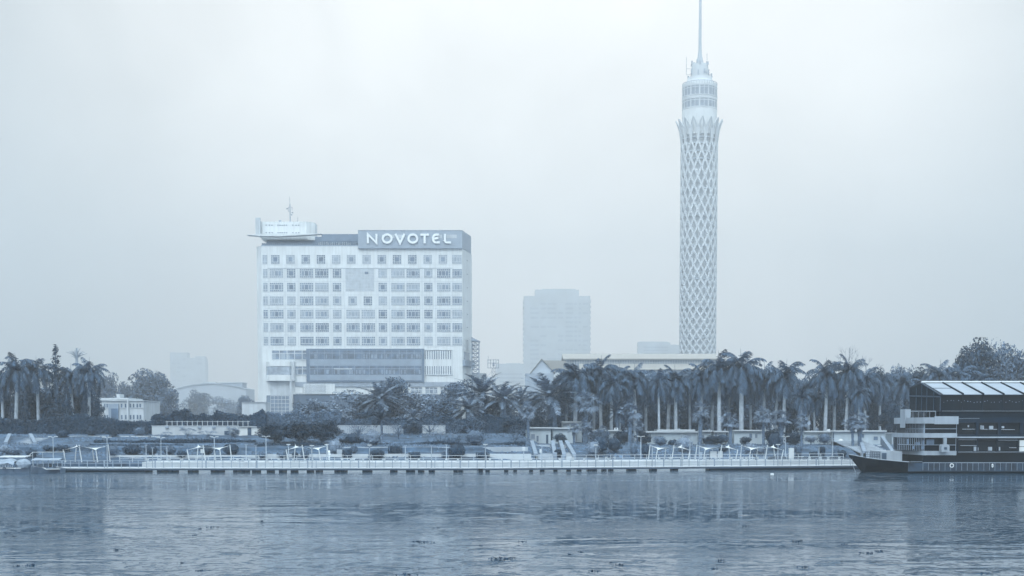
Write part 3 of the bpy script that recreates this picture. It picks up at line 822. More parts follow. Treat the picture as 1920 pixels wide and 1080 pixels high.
def fan_palm(seed, H=8.0, tr=.30, skirt=True, m=None):
    rg = random.Random(seed)
    root = thing('fan_palm', 'fan palm with bushy round crown', 'palm tree')
    hc = H - 1.6
    tk = MB(); pts = []; rad = []
    for i in range(11): pts.append((0, 0, -.5 + (hc + .5) * i / 10)); rad.append(tr * (1.15 if i % 2 else 1.0))
    tk.tube(pts, rad, 8); tk.build('trunk', M_trunkd, root)
    cr = MB()
    def fan(o, d, size, spread, nseg, droop):
        d = d.normalized(); sd = d.cross(Vector((0, 0, 1)))
        if sd.length < .05: sd = Vector((1, 0, 0))
        sd.normalize(); up = sd.cross(d); ro = rg.gauss(0, .55); sd, up = sd * math.cos(ro) + up * math.sin(ro), up * math.cos(ro) - sd * math.sin(ro)
        for i in range(nseg):
            a = (i / (nseg - 1) - .5) * spread
            v = (d * math.cos(a) + sd * math.sin(a)) * size * rg.uniform(.85, 1.1)
            v += up * rg.uniform(-.1, .1) * size + Vector((0, 0, -droop * size * rg.uniform(.3, 1)))
            wv = (sd * math.cos(a) - d * math.sin(a)) * .06
            o_ = len(cr.v); cr.v.extend([tuple(o), tuple(o + v * .55 + wv), tuple(o + v), tuple(o + v * .55 - wv)]); cr.f.append((o_, o_+1, o_+2, o_+3)); cr.m.append(0)
    for k in range(28):
        f = k / 27; az = k * 2.399 + rg.uniform(-.3, .3); el = R(86 - 130 * f + rg.uniform(-10, 10))
        d = Vector((math.cos(az) * math.cos(el), math.sin(az) * math.cos(el), math.sin(el)))
        pl = rg.uniform(.95, 1.6); o = Vector((0, 0, hc)) + d * pl
        sd = d.cross(Vector((0, 0, 1))).normalized() * .03
        o_ = len(cr.v); cr.v.extend([tuple(Vector((0, 0, hc)) - sd), tuple(Vector((0, 0, hc)) + sd), tuple(o + sd), tuple(o - sd)]); cr.f.append((o_, o_+1, o_+2, o_+3)); cr.m.append(0)
        fan(o, d + Vector((0, 0, -.25)), rg.uniform(1.05, 1.4), 2.9, 13, .4)
    cr.build('crown', m or M_frondl, root)
    if skirt:
        sk = MB()
        for _ in range(170):
            t = rg.uniform(0, 6.28); z = hc - rg.random() ** 1.5 * hc * .42; r = tr + .1 + rg.random() * .45 * (1 - (hc - z) / (hc * .5))
            p = Vector((math.cos(t) * r, math.sin(t) * r, z)); leaf(sk, p, Vector((math.cos(t), math.sin(t), .3)) + rand_dir(rg) * .4, .34, rg, .35)
        sk.build('dead_leaf_skirt', M_dead, root)
    return root
def hedge(name, label, poly_fn, n, m, cat='hedge', group=None, ls=.17, core=.12):
    """poly_fn(u) -> (x, y, z0, z1, half depth) along the hedge; leaf-covered with an uneven top"""
    rg = random.Random(hash_str(label)); mb = MB()
    st = [poly_fn(i / 24) for i in range(25)]
    ln = sum(math.hypot(b[0] - a[0], b[1] - a[1]) for a, b in zip(st, st[1:]))
    bump = [rg.uniform(-.14, .14) for _ in range(int(ln * 1.2) + 3)]
    def hb(u):
        q = u * (len(bump) - 2); i = int(q); f = q - i; return bump[i] * (1 - f) + bump[i + 1] * f
    def at(u):
        q = u * 24; i = min(23, int(q)); f = q - i; a, b = st[i], st[i + 1]
        return [a[k] + (b[k] - a[k]) * f for k in range(5)]
    ring = []
    for i in range(25):
        x, y, z0, z1, hd = st[i]; zt = z0 + (z1 - z0) * (1 + hb(i / 24)) - core; d = max(.05, hd - core)
        ring.append([(x, y - d, z0 - .2), (x, y - d, zt), (x, y + d, zt), (x, y + d, z0 - .2)])
    for a, b in zip(ring, ring[1:]):
        mb.add(a + b, [(0, 1, 5, 4), (1, 2, 6, 5), (2, 3, 7, 6)])
    mb.add(ring[0], [(3, 2, 1, 0)]); mb.add(ring[-1], [(0, 1, 2, 3)])
    for _ in range(n):
        u = rg.random(); x, y, z0, z1, hd = at(u); zt = z0 + (z1 - z0) * (1 + hb(u))
        if rg.random() < .62: p = Vector((x, y - hd + rg.uniform(-.05, .16), z0 + (zt - z0) * rg.random() ** .8)); nn = Vector((0, -1, .35))
        else: p = Vector((x, y + rg.uniform(-hd, hd), zt + rg.gauss(0, .10))); nn = Vector((0, -.2, 1))
        leaf(mb, p, nn + rand_dir(rg) * .8, ls * rg.uniform(.6, 1.3), rg)
    o = mb.build(name, m); return tag(o, label, cat, group)
def hash_str(s):
    h = 0
    for c in s: h = (h * 131 + ord(c)) % 1000003
    return h
def shrub(px, top, bot, wpx, shape, Y, label, m, group=None, stem=False, cat='shrub', name='shrub', ls=.13, dens=1.0):
    rg = random.Random(hash_str(label + str(px)))
    x = wx(px, Y, bot); zt = wz(top, Y); gz_ = ground(x, Y) if Y > quay(x) + 12 else 1.12
    zb = wz(bot, Y)
    wd = wx(px + wpx / 2, Y, bot) - x
    root = thing(name, label, cat, (x, Y, gz_), group)
    c = MB(); hz_ = (zt - zb) / 2; cz = (zt + zb) / 2
    c.lathe([(wd * .2, cz - hz_ * .8), (wd * .72, cz - hz_ * .45), (wd * .76, cz + hz_ * .3), (wd * .4, cz + hz_ * .8)] if shape != 'box' else [(wd * .82, cz - hz_ * .85), (wd * .82, cz + hz_ * .85)], (x, Y), 9)
    n = int((220 + 130 * wd * hz_ * 4) * dens)
    for _ in range(n):
        d = rand_dir(rg)
        if shape == 'box':
            k = max(abs(d.x), abs(d.y), abs(d.z)); d2 = d / k * .92 + d * .08
            p = Vector((x + d2.x * wd, Y + d2.y * wd * .8, cz + d2.z * hz_))
        elif shape == 'wild':
            q = rg.uniform(.5, 1.1); p = Vector((x + d.x * wd * q, Y + d.y * wd * q, cz + d.z * hz_ * q * (1 + .2 * math.sin(d.x * 5 + px))))
        else:
            q = rg.uniform(.86, 1.03); p = Vector((x + d.x * wd * q, Y + d.y * wd * q, cz + d.z * hz_ * q))
        leaf(c, p, d + rand_dir(rg) * .7 + Vector((0, 0, .2)), ls * rg.uniform(.6, 1.3), rg)
    c.build('foliage', m, root)
    t = MB(); t.tube([(x, Y, gz_ - .2), (x + .03, Y, cz)], [.09, .06], 6); t.build('stem', M_bark, root)
    return root

# ------------------------------------------------------------------ royal palms behind the cabins
RP = [royal_palm(s) for s in (11, 12, 13, 14)]
def terr(px, Y): return Vector((wx(px, Y, 800), Y, ground(wx(px, Y, 800), Y)))
def put_tree(proto, px, top, Y, Hproto, label, cat, group, wscale=1.0, rz=None, zoff=0):
    p = terr(px, Y); p.z += zoff
    s = (wz(top, Y) - p.z) / Hproto
    ws = s * wscale
    o = place(proto, p, rnd.uniform(0, 6.28) if rz is None else rz, (ws, ws, s), label, cat, group)
    o.rotation_euler = (rnd.gauss(0, R(1.3)), rnd.gauss(0, R(1.6)), o.rotation_euler.z)
    return o
rows = [(1062, 690, 268), (1078, 673, 262), (1113, 680, 270), (1127, 664, 264), (1146, 692, 262), (1162, 676, 270), (1192, 678, 264), (1212, 694, 272), (1236, 686, 262), (1252, 690, 274), (1268, 682, 264), (1294, 690, 270), (1311, 678, 264),
        (1335, 688, 270), (1349, 654, 262), (1366, 690, 274), (1390, 652, 262), (1408, 690, 272), (1433, 676, 266), (1452, 684, 274), (1468, 671, 262), (1500, 722, 260), (1516, 700, 272), (1528, 728, 264), (1547, 669, 262), (1564, 690, 272),
        (1585, 662, 262), (1612, 715, 260), (1622, 684, 268), (1650, 690, 272)]
for i, (px, top, Y) in enumerate(rows):
    put_tree(RP[i % 4], px, top, Y, 13.0, f'royal palm with smooth pale trunk, {ORD[i]} from the left behind the white cabins', 'palm tree', 'royal palms behind the cabins', rnd.uniform(.72, 1.12))
right = [(1686, 694, 280, 'behind the gap between the cabins and the restaurant ship'), (1757, 672, 285, 'rising above the left end of the ship roof'), (1800, 678, 290, 'in front of the big round tree behind the ship'), (1829, 694, 275, 'low over the ship roof, in front of the big round tree'), (1720, 690, 290, 'over the upper awning of the ship')]
for i, (px, top, Y, t) in enumerate(right):
    put_tree(RP[(i + 1) % 4], px, top, Y, 13.0, f'hazy royal palm {t}', 'palm tree', 'royal palms behind the ship')
left = [(6, 688, 252, 'cut by the left edge of the photo'), (30, 660, 250, 'with the tallest crown on the far left, pale trunk showing below'), (73, 666, 252, 'between the far-left palm and the cypress'), (137, 680, 254, 'just right of the cypress on the left'), (167, 668, 248, 'standing clear left of the two-storey block')]
for i, (px, top, Y, t) in enumerate(left):
    put_tree(RP[(i + 2) % 4], px, top, Y, 13.0, f'royal palm {t}', 'palm tree', 'royal palms on the left bank', 1.0)

# ------------------------------------------------------------------ fan and date palms
FP = [fan_palm(21), fan_palm(22), fan_palm(23, tr=.38)]
fans = [(991, 758, 236, 'thin pale-trunked fan palm left of the first white cabin', .8), (1098, 736, 256, 'fan palm with big round crown in front of the royal palm trunks', 1.15), (1096, 790, 246, 'low fan palm beside the right rail of the steps', 1.3),
        (1076, 795, 243, 'lowest fan palm, leaning over the steps from the right', 1.3), (1181, 757, 240, 'fan palm with shaggy trunk right of the air-conditioned cabin', 1.1), (1313, 757, 246, 'fan palm standing before the long ribbed cabin', .9),
        (1370, 776, 240, 'thick-trunked fan palm on the slope between two cabins', 1.2), (1432, 765, 246, 'fan palm with a dark bush at its foot, right of the double-window cabin', 1.0), (1465, 772, 244, 'broad fan palm whose skirt reaches the ground behind a street lamp', 1.3), (1503, 779, 242, 'slim fan palm beside the square topiary', 1.0),
        (1600, 782, 236, 'left one of the twin fan palms above the ship\'s bow', 1.15), (1612, 777, 237, 'right one of the twin fan palms above the ship\'s bow', 1.2), (1130, 800, 248, 'short fan palm under the air-conditioned cabin', 1.2), (1195, 790, 244, 'half hidden fan palm behind the shaggy one right of the cabin', 1.0)]
for i, (px, top, Y, t, ws) in enumerate(fans):
    put_tree(FP[i % 3], px, top, Y, 8.0, t, 'palm tree', 'fan palms on the bank', ws)
DP = [date_palm(31), date_palm(32), date_palm(33, m=M_leafd)]
dates = [(716, 712, 268, 'date palm with wide feathery crown before the hotel', 1.45, 0), (906, 698, 262, 'date palm with upright crown right of the hotel', 1.4, 0), (944, 715, 256, 'full date palm between the hotel and the exhibition hall', 1.5, 0), (878, 742, 252, 'lower date palm under the tank-like dome by the hotel', 1.5, 0),
         (1030, 696, 262, 'date palm with leaning trunk behind the first white cabin', 1.5, 0), (716, 770, 236, 'short dark date palm in front of the grey wall', 1.1, 2), (975, 722, 270, 'date palm half hidden left of the leaning one', .9, 0), (1158, 742, 258, 'dark small date palm among the royal palm trunks', .9, 2), (775, 765, 250, 'weeping date palm right of the grey fence', 1.1, 0)]
for i, (px, top, Y, t, ws, v) in enumerate(dates):
    o = put_tree(DP[v if v else i % 2], px, top, Y, 9.0, t, 'palm tree', 'date palms', ws)
    if 'leaning trunk' in t: o.rotation_euler = (0, R(-7), rnd.uniform(-.3, .3)); o.location.x += 1.1

# ------------------------------------------------------------------ broadleaf trees, conifers
BT = [broad_tree(41, 'round leafy tree', M_leaf), broad_tree(42, 'round leafy tree', M_leaf, lobes=48), broad_tree(43, 'dense dark tree', M_leafd, lobes=50, Wd=8.6), broad_tree(44, 'pale leafy tree', M_leafl, lobes=40, sparse=.9)]
AC = [broad_tree(51, 'flat-topped tree', M_leafl, H=8, Wd=10, spread='umbrella', lobes=34, leaves=75, lobe_r=(.6, 1.0), flat=.5, ls=.16, trunk_r=.16), broad_tree(52, 'thin airy tree', M_leaf, H=10, Wd=9, lobes=30, leaves=46, lobe_r=(.8, 1.5), ls=.17, sparse=1.0)]
CT = [broad_tree(61, 'spiky dark cypress', M_leafd, H=12, Wd=5.4, base=.04, lobes=60, leaves=110, lobe_r=(.5, 1.1), spread='column', flat=1.5, ls=.2), broad_tree(62, 'dark cone conifer', M_leafd, H=8, Wd=4.6, base=.02, lobes=40, leaves=150, lobe_r=(.6, 1.1), spread='column', flat=1.0, ls=.2)]
PW = {0: 8.0, 1: 8.0, 2: 8.6, 3: 8.0}
def bt(v, px, top, wpx, Y, label, group=None, protos=None, H=10.0, Wp=None, name=None):
    pr_ = (protos or BT)[v]; p = terr(px, Y)
    s = (wz(top, Y) - p.z) / (H * .97); wd = wx(px + wpx / 2, Y, 760) - wx(px - wpx / 2, Y, 760)
    ws = wd / (Wp or PW[v])
    o = place(pr_, p, rnd.uniform(0, 6.28), (ws, ws, s), label, 'tree', group)
    if name: o.name = name
    return o
g1 = 'trees behind the left palms'
bt(2, 52, 700, 70, 262, 'dense dark tree filling the space behind the far-left palms', g1); bt(2, 0, 720, 60, 264, 'dark tree at the left edge behind the palms', g1); bt(0, 100, 715, 70, 268, 'bushy tree behind the cypress on the left', g1)
bt(0, 203, 694, 62, 500, 'hazy round tree behind the two-storey block, left of the big one', g1); bt(1, 236, 712, 50, 520, 'small hazy tree between the round one and the big one', g1)
bt(1, 284, 686, 92, 470, 'big hazy spreading tree right of the two-storey block', g1); bt(1, 312, 722, 56, 460, 'lower shoulder tree in front of the big hazy one', g1); bt(0, 150, 715, 60, 275, 'tree behind the right-hand left-bank palms', g1)
g2 = 'faint trees before the arched hall'
bt(0, 372, 728, 58, 860, 'faint round tree in front of the arched hall', g2); bt(3, 418, 738, 64, 840, 'faint wide tree right of the round one before the arched hall', g2); bt(1, 462, 738, 44, 540, 'faint tree against the hotel\'s left edge', g2); bt(3, 440, 752, 50, 800, 'low faint tree before the hotel annex wall', g2)
for i, (px, top, wd, t) in enumerate([(88, 724, 32, 'left of the low dark conifers'), (126, 722, 40, 'middle one of the low dark conifers'), (186, 728, 36, 'against the two-storey block'), (160, 724, 26, 'beside the pale trunk left of the two-storey block'), (48, 738, 34, 'between the two far-left palm trunks')]):
    bt(1, px, top, wd, 246, f'dark cone-shaped conifer {t}', 'low conifers on the left bank', CT, 8.0, 5.6, 'conifer')
bt(0, 107, 649, 56, 252, 'tall spiky cypress rising above the left palms', None, CT, 12.0, 4.4, 'cypress')
g3 = 'trees before the hotel'
for v, px, top, wd, Y, t in [(3, 655, 724, 108, 272, 'round leafy tree before the dark curtain wall of the hotel'), (1, 737, 702, 84, 278, 'tallest leafy tree before the hotel, behind the date palm'), (3, 792, 728, 104, 268, 'pale leafy tree before the slit windows of the hotel'), (0, 862, 706, 76, 278, 'leafy tree at the hotel\'s right corner'),
        (3, 604, 742, 84, 266, 'lower pale tree before the lattice screen of the hotel'), (2, 700, 765, 80, 258, 'dark low tree below the wide date palm'), (1, 835, 742, 84, 262, 'leafy tree under the hotel\'s right windows'), (0, 922, 742, 86, 266, 'dark tree behind the date palms right of the hotel'),
        (2, 770, 786, 44, 240, 'dark round tree at the right end of the grey fence'), (2, 968, 778, 66, 246, 'dark tree left of the thin-trunked fan palm'), (1, 1000, 730, 60, 275, 'leafy tree under the exhibition hall\'s left gable'), (0, 960, 735, 54, 280, 'leafy tree between the date palms and the hall'), (2, 882, 780, 70, 250, 'dark tree below the low date palm'), (0, 572, 752, 66, 270, 'leafy tree before the left end of the dark hotel base'), (1, 695, 732, 80, 280, 'leafy tree between the round one and the wide date palm'), (3, 768, 738, 76, 272, 'leafy tree right of the wide date palm'), (3, 628, 768, 70, 256, 'low pale tree above the grey fence')]:
    bt(v, px, top, wd, Y, t, g3)
g4 = 'clipped ficus trees on the bank'
for v, px, top, wd, Y, t in [(2, 515, 790, 78, 226, 'left of the three merged ficus trees beside the small kiosk'), (2, 560, 787, 84, 227, 'middle of the three merged ficus trees'), (2, 605, 784, 80, 226, 'right of the three merged ficus trees, beside the grey fence')]:
    bt(v, px, top, wd, Y, t, g4)
bt(0, 938, 786, 92, 224, 'feathery flat-topped tree on two thin stems above the pontoon', None, AC, 8.0, 10.6, 'acacia'); bt(0, 825, 806, 60, 226, 'small feathery tree on the bank left of the flat-topped one', None, AC, 8.0, 10.6, 'acacia')
bt(0, 352, 800, 34, 236, 'small airy tree against the cream wall, left one', 'small trees before the cream wall', AC, 8.0, 10.6, 'acacia'); bt(0, 390, 806, 40, 236, 'small airy tree against the cream wall, right one', 'small trees before the cream wall', AC, 8.0, 10.6, 'acacia'); bt(0, 312, 808, 22, 236, 'tiny airy tree at the left of the cream wall', 'small trees before the cream wall', AC, 8.0, 10.6, 'acacia')
bt(3, 437, 800, 26, 236, 'bushy pale tree left of the kiosk door', None)
g5 = 'dark trees behind the royal palms'
xs_ = [(1060, 722), (1100, 716), (1140, 720), (1182, 712), (1225, 718), (1262, 722), (1300, 715), (1342, 712), (1382, 704), (1425, 708), (1470, 700), (1512, 698), (1555, 692), (1598, 690), (1640, 686), (1682, 688), (1722, 686)]
for i, (px, top) in enumerate(xs_):
    bt((2, 0, 2, 1)[i % 4], px, top, 66, 284 + (i % 3) * 5, f'{ORD[i]} from the left of the bushy trees filling in behind the royal palms', g5)
g6 = 'big trees behind the ship'
for v, px, top, wd, Y, t in [(2, 1822, 628, 112, 300, 'left half of the big round crown above the ship'), (1, 1896, 638, 108, 306, 'big round tree at the right edge above the ship'), (1, 1768, 690, 80, 310, 'low hazy tree left of the big crown above the ship'), (0, 1700, 684, 90, 320, 'hazy tree over the ship\'s bow house'), (2, 1672, 745, 60, 262, 'dark bushy tree between the last cabin and the ship'), (2, 1640, 735, 60, 276, 'dark tree behind the last white cabin')]:
    bt(v, px, top, wd, Y, t, g6)
bt(1, 1862, 618, 112, 298, 'thin airy crown with sky showing through, above the ship', None, AC, 10.0, 9.0); bt(0, 1690, 668, 70, 330, 'flat-topped tree far behind the palms left of the big crown', None, AC, 8.0, 10.6, 'acacia'); bt(0, 1640, 676, 70, 335, 'flat-topped tree far behind the last palms of the row', None, AC, 8.0, 10.6, 'acacia')
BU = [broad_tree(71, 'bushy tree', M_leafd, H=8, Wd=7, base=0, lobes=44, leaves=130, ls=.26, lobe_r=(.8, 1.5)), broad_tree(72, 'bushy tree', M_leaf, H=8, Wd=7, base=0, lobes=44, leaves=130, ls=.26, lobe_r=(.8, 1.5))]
for b_ in BU:
    for ch in b_.children:
        if ch.name.startswith('crown'):
            for v_ in ch.data.vertices:      # foliage down to the ground
                v_.co.z = v_.co.z * 1.06 - .5
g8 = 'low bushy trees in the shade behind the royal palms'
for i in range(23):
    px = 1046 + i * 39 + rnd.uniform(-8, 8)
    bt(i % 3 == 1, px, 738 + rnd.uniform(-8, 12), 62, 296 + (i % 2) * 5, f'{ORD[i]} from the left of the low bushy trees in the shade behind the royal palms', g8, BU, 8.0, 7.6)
g9 = 'low bushy trees behind the left palms'
for i, px in enumerate((2, 34, 66, 98, 130, 160)):
    bt(i % 3 == 1, px, 716 + (i * 37 % 14), 50, 258, f'{ORD[i]} from the left of the low bushy trees behind the left palms', g9, BU, 8.0, 7.6)
g10 = 'feathery trees on the middle bank'
for px, top, wd, Y, t in [(672, 780, 60, 236, 'in front of the left half of the grey fence'), (748, 784, 54, 234, 'right of the short dark date palm'), (805, 782, 62, 238, 'covering the left end of the short stained wall'), (850, 786, 58, 234, 'right of the short stained wall'), (888, 778, 70, 236, 'left of the flat-topped tree on two stems'), (968, 792, 50, 228, 'right of the flat-topped tree on two stems')]:
    bt(1, px, top, wd, Y, f'airy feathery tree {t}', g10, AC, 10.0, 9.0)
g11 = 'bushes round the white cabins'
for px, top, wd, Y, t in [(1125, 803, 46, 246, 'before the two-unit cabin'), (1168, 806, 42, 247, 'right of the two-unit cabin'), (1206, 808, 36, 247, 'at the left end of the long ribbed cabin'), (1336, 816, 40, 246, 'before the open window frame cabin'), (1452, 803, 44, 247, 'hiding the cabin right of the double-window cabin'), (1488, 810, 40, 245, 'between the broad fan palm and the slim one'), (1050, 812, 30, 247, 'before the plain cabin wing'), (1398, 818, 26, 247, 'under the pair of square cabin windows')]:
    bt(px % 2, px, top, wd, Y, f'rounded bushy tree {t}', g11, BU, 8.0, 7.6)
bare = thing('bare_tree', 'leafless tree with fine twigs sticking up behind the royal palms', 'tree', terr(1590, 330))
mb = MB(); rg = random.Random(5)
def branch(p, d, L, r, k):
    q = p + d * L; mb.tube([p, q], [r, r * .7], 4, cap=False)
    if k == 0: return
    for _ in range(3 if k > 1 else 4):
        d2 = (d + rand_dir(rg) * .62 + Vector((0, 0, .12))).normalized(); branch(q, d2, L * rg.uniform(.55, .8), r * .6, k - 1)
b0 = terr(1590, 330); 
branch(b0 + Vector((0, 0, -.3)), Vector((0, 0, 1)), 7.0, .2, 5); mb.build('trunk', M_bark, bare)

# ------------------------------------------------------------------ hedges
def hline(px0, px1, Y, bot, top, hd=.7, follow=True):
    def fn(u):
        px = px0 + (px1 - px0) * u; x = wx(px, Y, bot); return (x, Y, ground(x, Y) if follow else wz(bot, Y), wz(top(u) if callable(top) else top, Y), hd)
    return fn
hedge('hedge', 'tall dark clipped hedge running along the left bank', hline(-6, 292, 241, 818, lambda u: 784 + 6 * math.sin(u * 9) + 3 * u, 1.2), 5200, M_leafd, ls=.2)
hedge('hedge', 'vine hedge hanging along the top of the cream wall', hline(286, 500, 246, 800, lambda u: 776 + 4 * math.sin(u * 17), 1.0), 3600, M_leafd, ls=.2)
hedge('hedge', 'dark hedge before the hotel\'s glass porch', hline(495, 640, 250, 800, lambda u: 775 + 4 * math.sin(u * 13), 1.0), 2600, M_leaf, ls=.2)
hedge('hedge', 'long hedge behind the grey fence below the hotel', hline(640, 985, 250, 800, lambda u: 783 + 4 * math.sin(u * 21), 1.2), 4600, M_leafd, ls=.2)
hedge('hedge', 'low clipped hedge band on the left slope', hline(178, 480, 229, 836, lambda u: 825 + 2 * math.sin(u * 7), .8), 2600, M_leafd, ls=.15)
hedge('hedge', 'second low hedge band below the first on the left slope', hline(168, 345, 223.5, 840, 834, .5), 900, M_leafd, ls=.14)
hedge('hedge', 'low hedge below the merged ficus trees', hline(480, 645, 224, 842, lambda u: 833 + 2 * math.sin(u * 8), .8), 1500, M_leafd, ls=.15)
hedge('hedge', 'low hedge right of the merged ficus trees', hline(636, 700, 229, 836, 824, .8), 800, M_leafd, ls=.15)
hedge('hedge', 'hedge band under the thorny trees in mid bank', hline(700, 985, 226, 842, lambda u: 831 + 3 * math.sin(u * 11), .8), 2400, M_leafd, ls=.15)
hedge('hedge', 'low planter hedge along the right-hand quay', hline(1440, 1606, 215.5, 861, 856, .5, False), 900, M_leafd, ls=.12)
hedge('hedge', 'short hedge behind the first white cabin', hline(1000, 1036, 262, 805, 785, 1.0), 600, M_leafd, ls=.18)

# ------------------------------------------------------------------ tufts of grass and weeds over the slopes
mb = MB(); rg = random.Random(99)
for _ in range(15000):
    x = rg.uniform(-92, 62); d = rg.uniform(13, 44)
    y = quay(x) + d
    k = math.sin(x * .31 + math.sin(d * .5) * 2) + math.sin(x * .083 + d * .37) + rg.gauss(0, .5)
    if k < .1: continue
    p = Vector((x, y, ground(x, y) + .05)); leaf(mb, p, Vector((rg.gauss(0, .5), -1, rg.uniform(.2, 1.2))), rg.uniform(.10, .26), rg, .6)
tag(mb.build('grass', mat('dry_weed', grey(.10), .8, .4, .3, island=.5)), kind='stuff')

# ------------------------------------------------------------------ clipped shrubs along the quay
g7 = 'clipped shrubs along the quay'
def slopeY(px, bot):
    """depth on the bank where the slope is seen at row bot"""
    Y = 208.0
    while Y < 262:
        x = wx(px, Y, bot)
        if ground(x, Y) >= wz(bot, Y): return Y
        Y += .3
    return Y
SH = [(212, 834, 856, 24, 'wild', 'wide dark bush behind the left tall street lamp'), (248, 834, 852, 36, 'ball', 'broad round topiary on a stem, leftmost of the row'), (283, 835, 852, 24, 'ball', 'round topiary between two thin lamps on the left'), (318, 836, 852, 24, 'ball', 'third round topiary on a stem from the left'), (341, 845, 857, 19, 'ball', 'low oval bush left of the second shade sails'),
      (388, 835, 852, 24, 'ball', 'round topiary inside the second shade sails'), (433, 832, 852, 30, 'ball', 'big round topiary right of the second shade sails'), (492, 848, 858, 16, 'wild', 'small ragged bush at the foot of the tall left-centre lamp'), (530, 844, 858, 20, 'wild', 'ragged bush left of the third shade sails'), (553, 848, 857, 12, 'ball', 'small ball bush under the third shade sails, left one'), (571, 842, 858, 16, 'ball', 'small ball bush under the third shade sails, right one'),
      (628, 824, 853, 32, 'wild', 'large dark bush right of the third shade sails'), (651, 843, 857, 17, 'box', 'square-clipped bush beside the electric box'), (664, 834, 850, 13, 'ball', 'small mushroom topiary behind the square bush'), (707, 843, 858, 28, 'ball', 'wide flat-clipped bush below the short date palm'), (741, 836, 851, 25, 'box', 'flat-topped topiary on a stem in the middle of the bank'), (777, 848, 858, 20, 'box', 'low square bush left of a palm stump'),
      (838, 846, 857, 19, 'box', 'pale square bush against the big ball bush'), (857, 832, 858, 32, 'ball', 'biggest ball bush, in the middle of the quay'), (905, 848, 858, 24, 'box', 'low square bush below the flat-topped tree'), (1046, 842, 856, 15, 'ball', 'dark ball bush beside the steps'), (1283, 818, 846, 34, 'wild', 'round tree-like bush with trunk between two shade sails'), (1356, 836, 846, 18, 'ball', 'flat dark topiary between shade sails'), (1210, 832, 857, 20, 'wild', 'dark bush left of the fourth shade sails'),
      (1497, 837, 847, 14, 'box', 'upper cube of foliage on the bank right of the sails'), (1497, 847.5, 855, 9, 'box', 'small cube bush directly under the upper cube'), (1525, 847, 856, 14, 'box', 'flat cube bush near the middle right lamp'), (1541, 838, 847, 11, 'box', 'upper cube of the right-hand cube pair'), (1541, 848, 857, 9, 'box', 'lower cube of the right-hand cube pair'), (1567, 842, 856, 13, 'box', 'tall clipped bush left of the ship\'s bow'), (1579, 844, 857, 16, 'ball', 'dark round bush next to the ship\'s bow'),
      (1125, 815, 852, 34, 'wild', 'loose shrub mass below the air-conditioned cabin'), (1152, 820, 848, 30, 'wild', 'spreading shrub right of the loose mass'), (1112, 826, 856, 26, 'wild', 'shrub between the steps and the loose mass'), (1188, 828, 856, 16, 'wild', 'shrub at the foot of the shaggy fan palm'), (1332, 824, 834, 36, 'wild', 'low spreading shrub under the window frame cabin'), (1354, 814, 832, 28, 'wild', 'flowering shrub before the open window frame'), (1238, 818, 836, 26, 'wild', 'spiky shrub before the long ribbed cabin'), (1262, 824, 836, 20, 'wild', 'low dark shrub in front of the long ribbed cabin'),
      (1452, 810, 845, 30, 'wild', 'dark dense bush left of the broad fan palm'), (1520, 816, 830, 24, 'wild', 'pale shrub behind the cube topiaries'), (1545, 812, 832, 26, 'wild', 'brownish shrub before the last long cabin'), (1405, 830, 850, 22, 'wild', 'bush behind the right shade sails'), (1425, 836, 850, 24, 'wild', 'dark bush beside the right shade sails'),
      (26, 838, 854, 34, 'wild', 'scrubby bush on the rubble slope, far left'), (8, 836, 850, 22, 'wild', 'scrubby bush at the left edge of the slope'), (60, 842, 856, 22, 'wild', 'scrubby bush below the left steps'), (92, 836, 846, 26, 'wild', 'scrubby bush right of the left steps'), (118, 834, 846, 26, 'wild', 'scrubby bush above the first shade sails'),
      (118, 806, 821, 24, 'wild', 'wiry shrub at the end of the dark hedge wall'), (172, 800, 818, 18, 'wild', 'small pale shrub against the tall dark hedge'), (262, 800, 818, 24, 'wild', 'dark bush where the hedge meets the cream wall'), (700, 805, 835, 34, 'wild', 'weeping shrub in front of the grey fence'), (660, 812, 832, 30, 'wild', 'pale shrub left of the weeping one'), (890, 805, 835, 40, 'wild', 'feathery shrub left of the flat-topped tree'), (850, 812, 836, 30, 'wild', 'small shrub above the biggest ball bush'), (640, 790, 810, 22, 'wild', 'shrub at the left end of the grey fence')]
for px, top, bot, wd, shp, lab in SH:
    Y = slopeY(px, bot + 1.5) if bot > 838 else slopeY(px, bot)
    Y = min(Y, 250)
    m = (M_leafd, M_leaf, M_leafd, M_leafl)[hash_str(lab) % 4] if shp == 'wild' else (M_leafd if hash_str(lab) % 3 else M_leaf)
    shrub(px, top, bot, wd, shp, Y, lab, m, 'clipped shrubs along the quay' if shp != 'wild' else 'loose shrubs on the bank')
mt = bt(2, 212, 793, 20, 236, 'small layered conifer in front of the tall dark hedge', None, CT and [CT[0], CT[1], CT[1]], 8.0, 5.6, 'conifer')
# ------------------------------------------------------------------ other buildings
def box_px(mb, x0, x1, y0, y1, Y, depth, ref=None):
    """block whose front is the pixel rectangle at depth Y"""
    return mb.box(wx(x0, Y, 760), wx(x1, Y, 760), Y, Y + depth, wz(y1, Y), wz(y0, Y))
def far_block(name, label, cat, Y, parts, base=5.0, rows=None, m=M_far, depth=30, group=None):
    x = [p[0] for p in parts]
    root = thing(name, label, cat, (wx((min(x) + max(p[1] for p in parts)) / 2, Y), Y, base), group)
    mb = MB()
    for i, (x0, x1, y0) in enumerate(parts):
        mb.box(wx(x0, Y), wx(x1, Y), Y + i * .6, Y + depth - i * .6, base - 1 + i * .02, wz(y0, Y))
    mb.build('wall', m, root)
    mb = MB()
    for (x0, x1, y0, y1) in rows or []:
        mb.box(wx(x0, Y), wx(x1, Y), Y - .25, Y + 2, wz(y1, Y), wz(y0, Y))
    if mb.v: build_each(mb, 'window_band', M_fard, root)
    return root
rg = random.Random(77)
rows_ = []
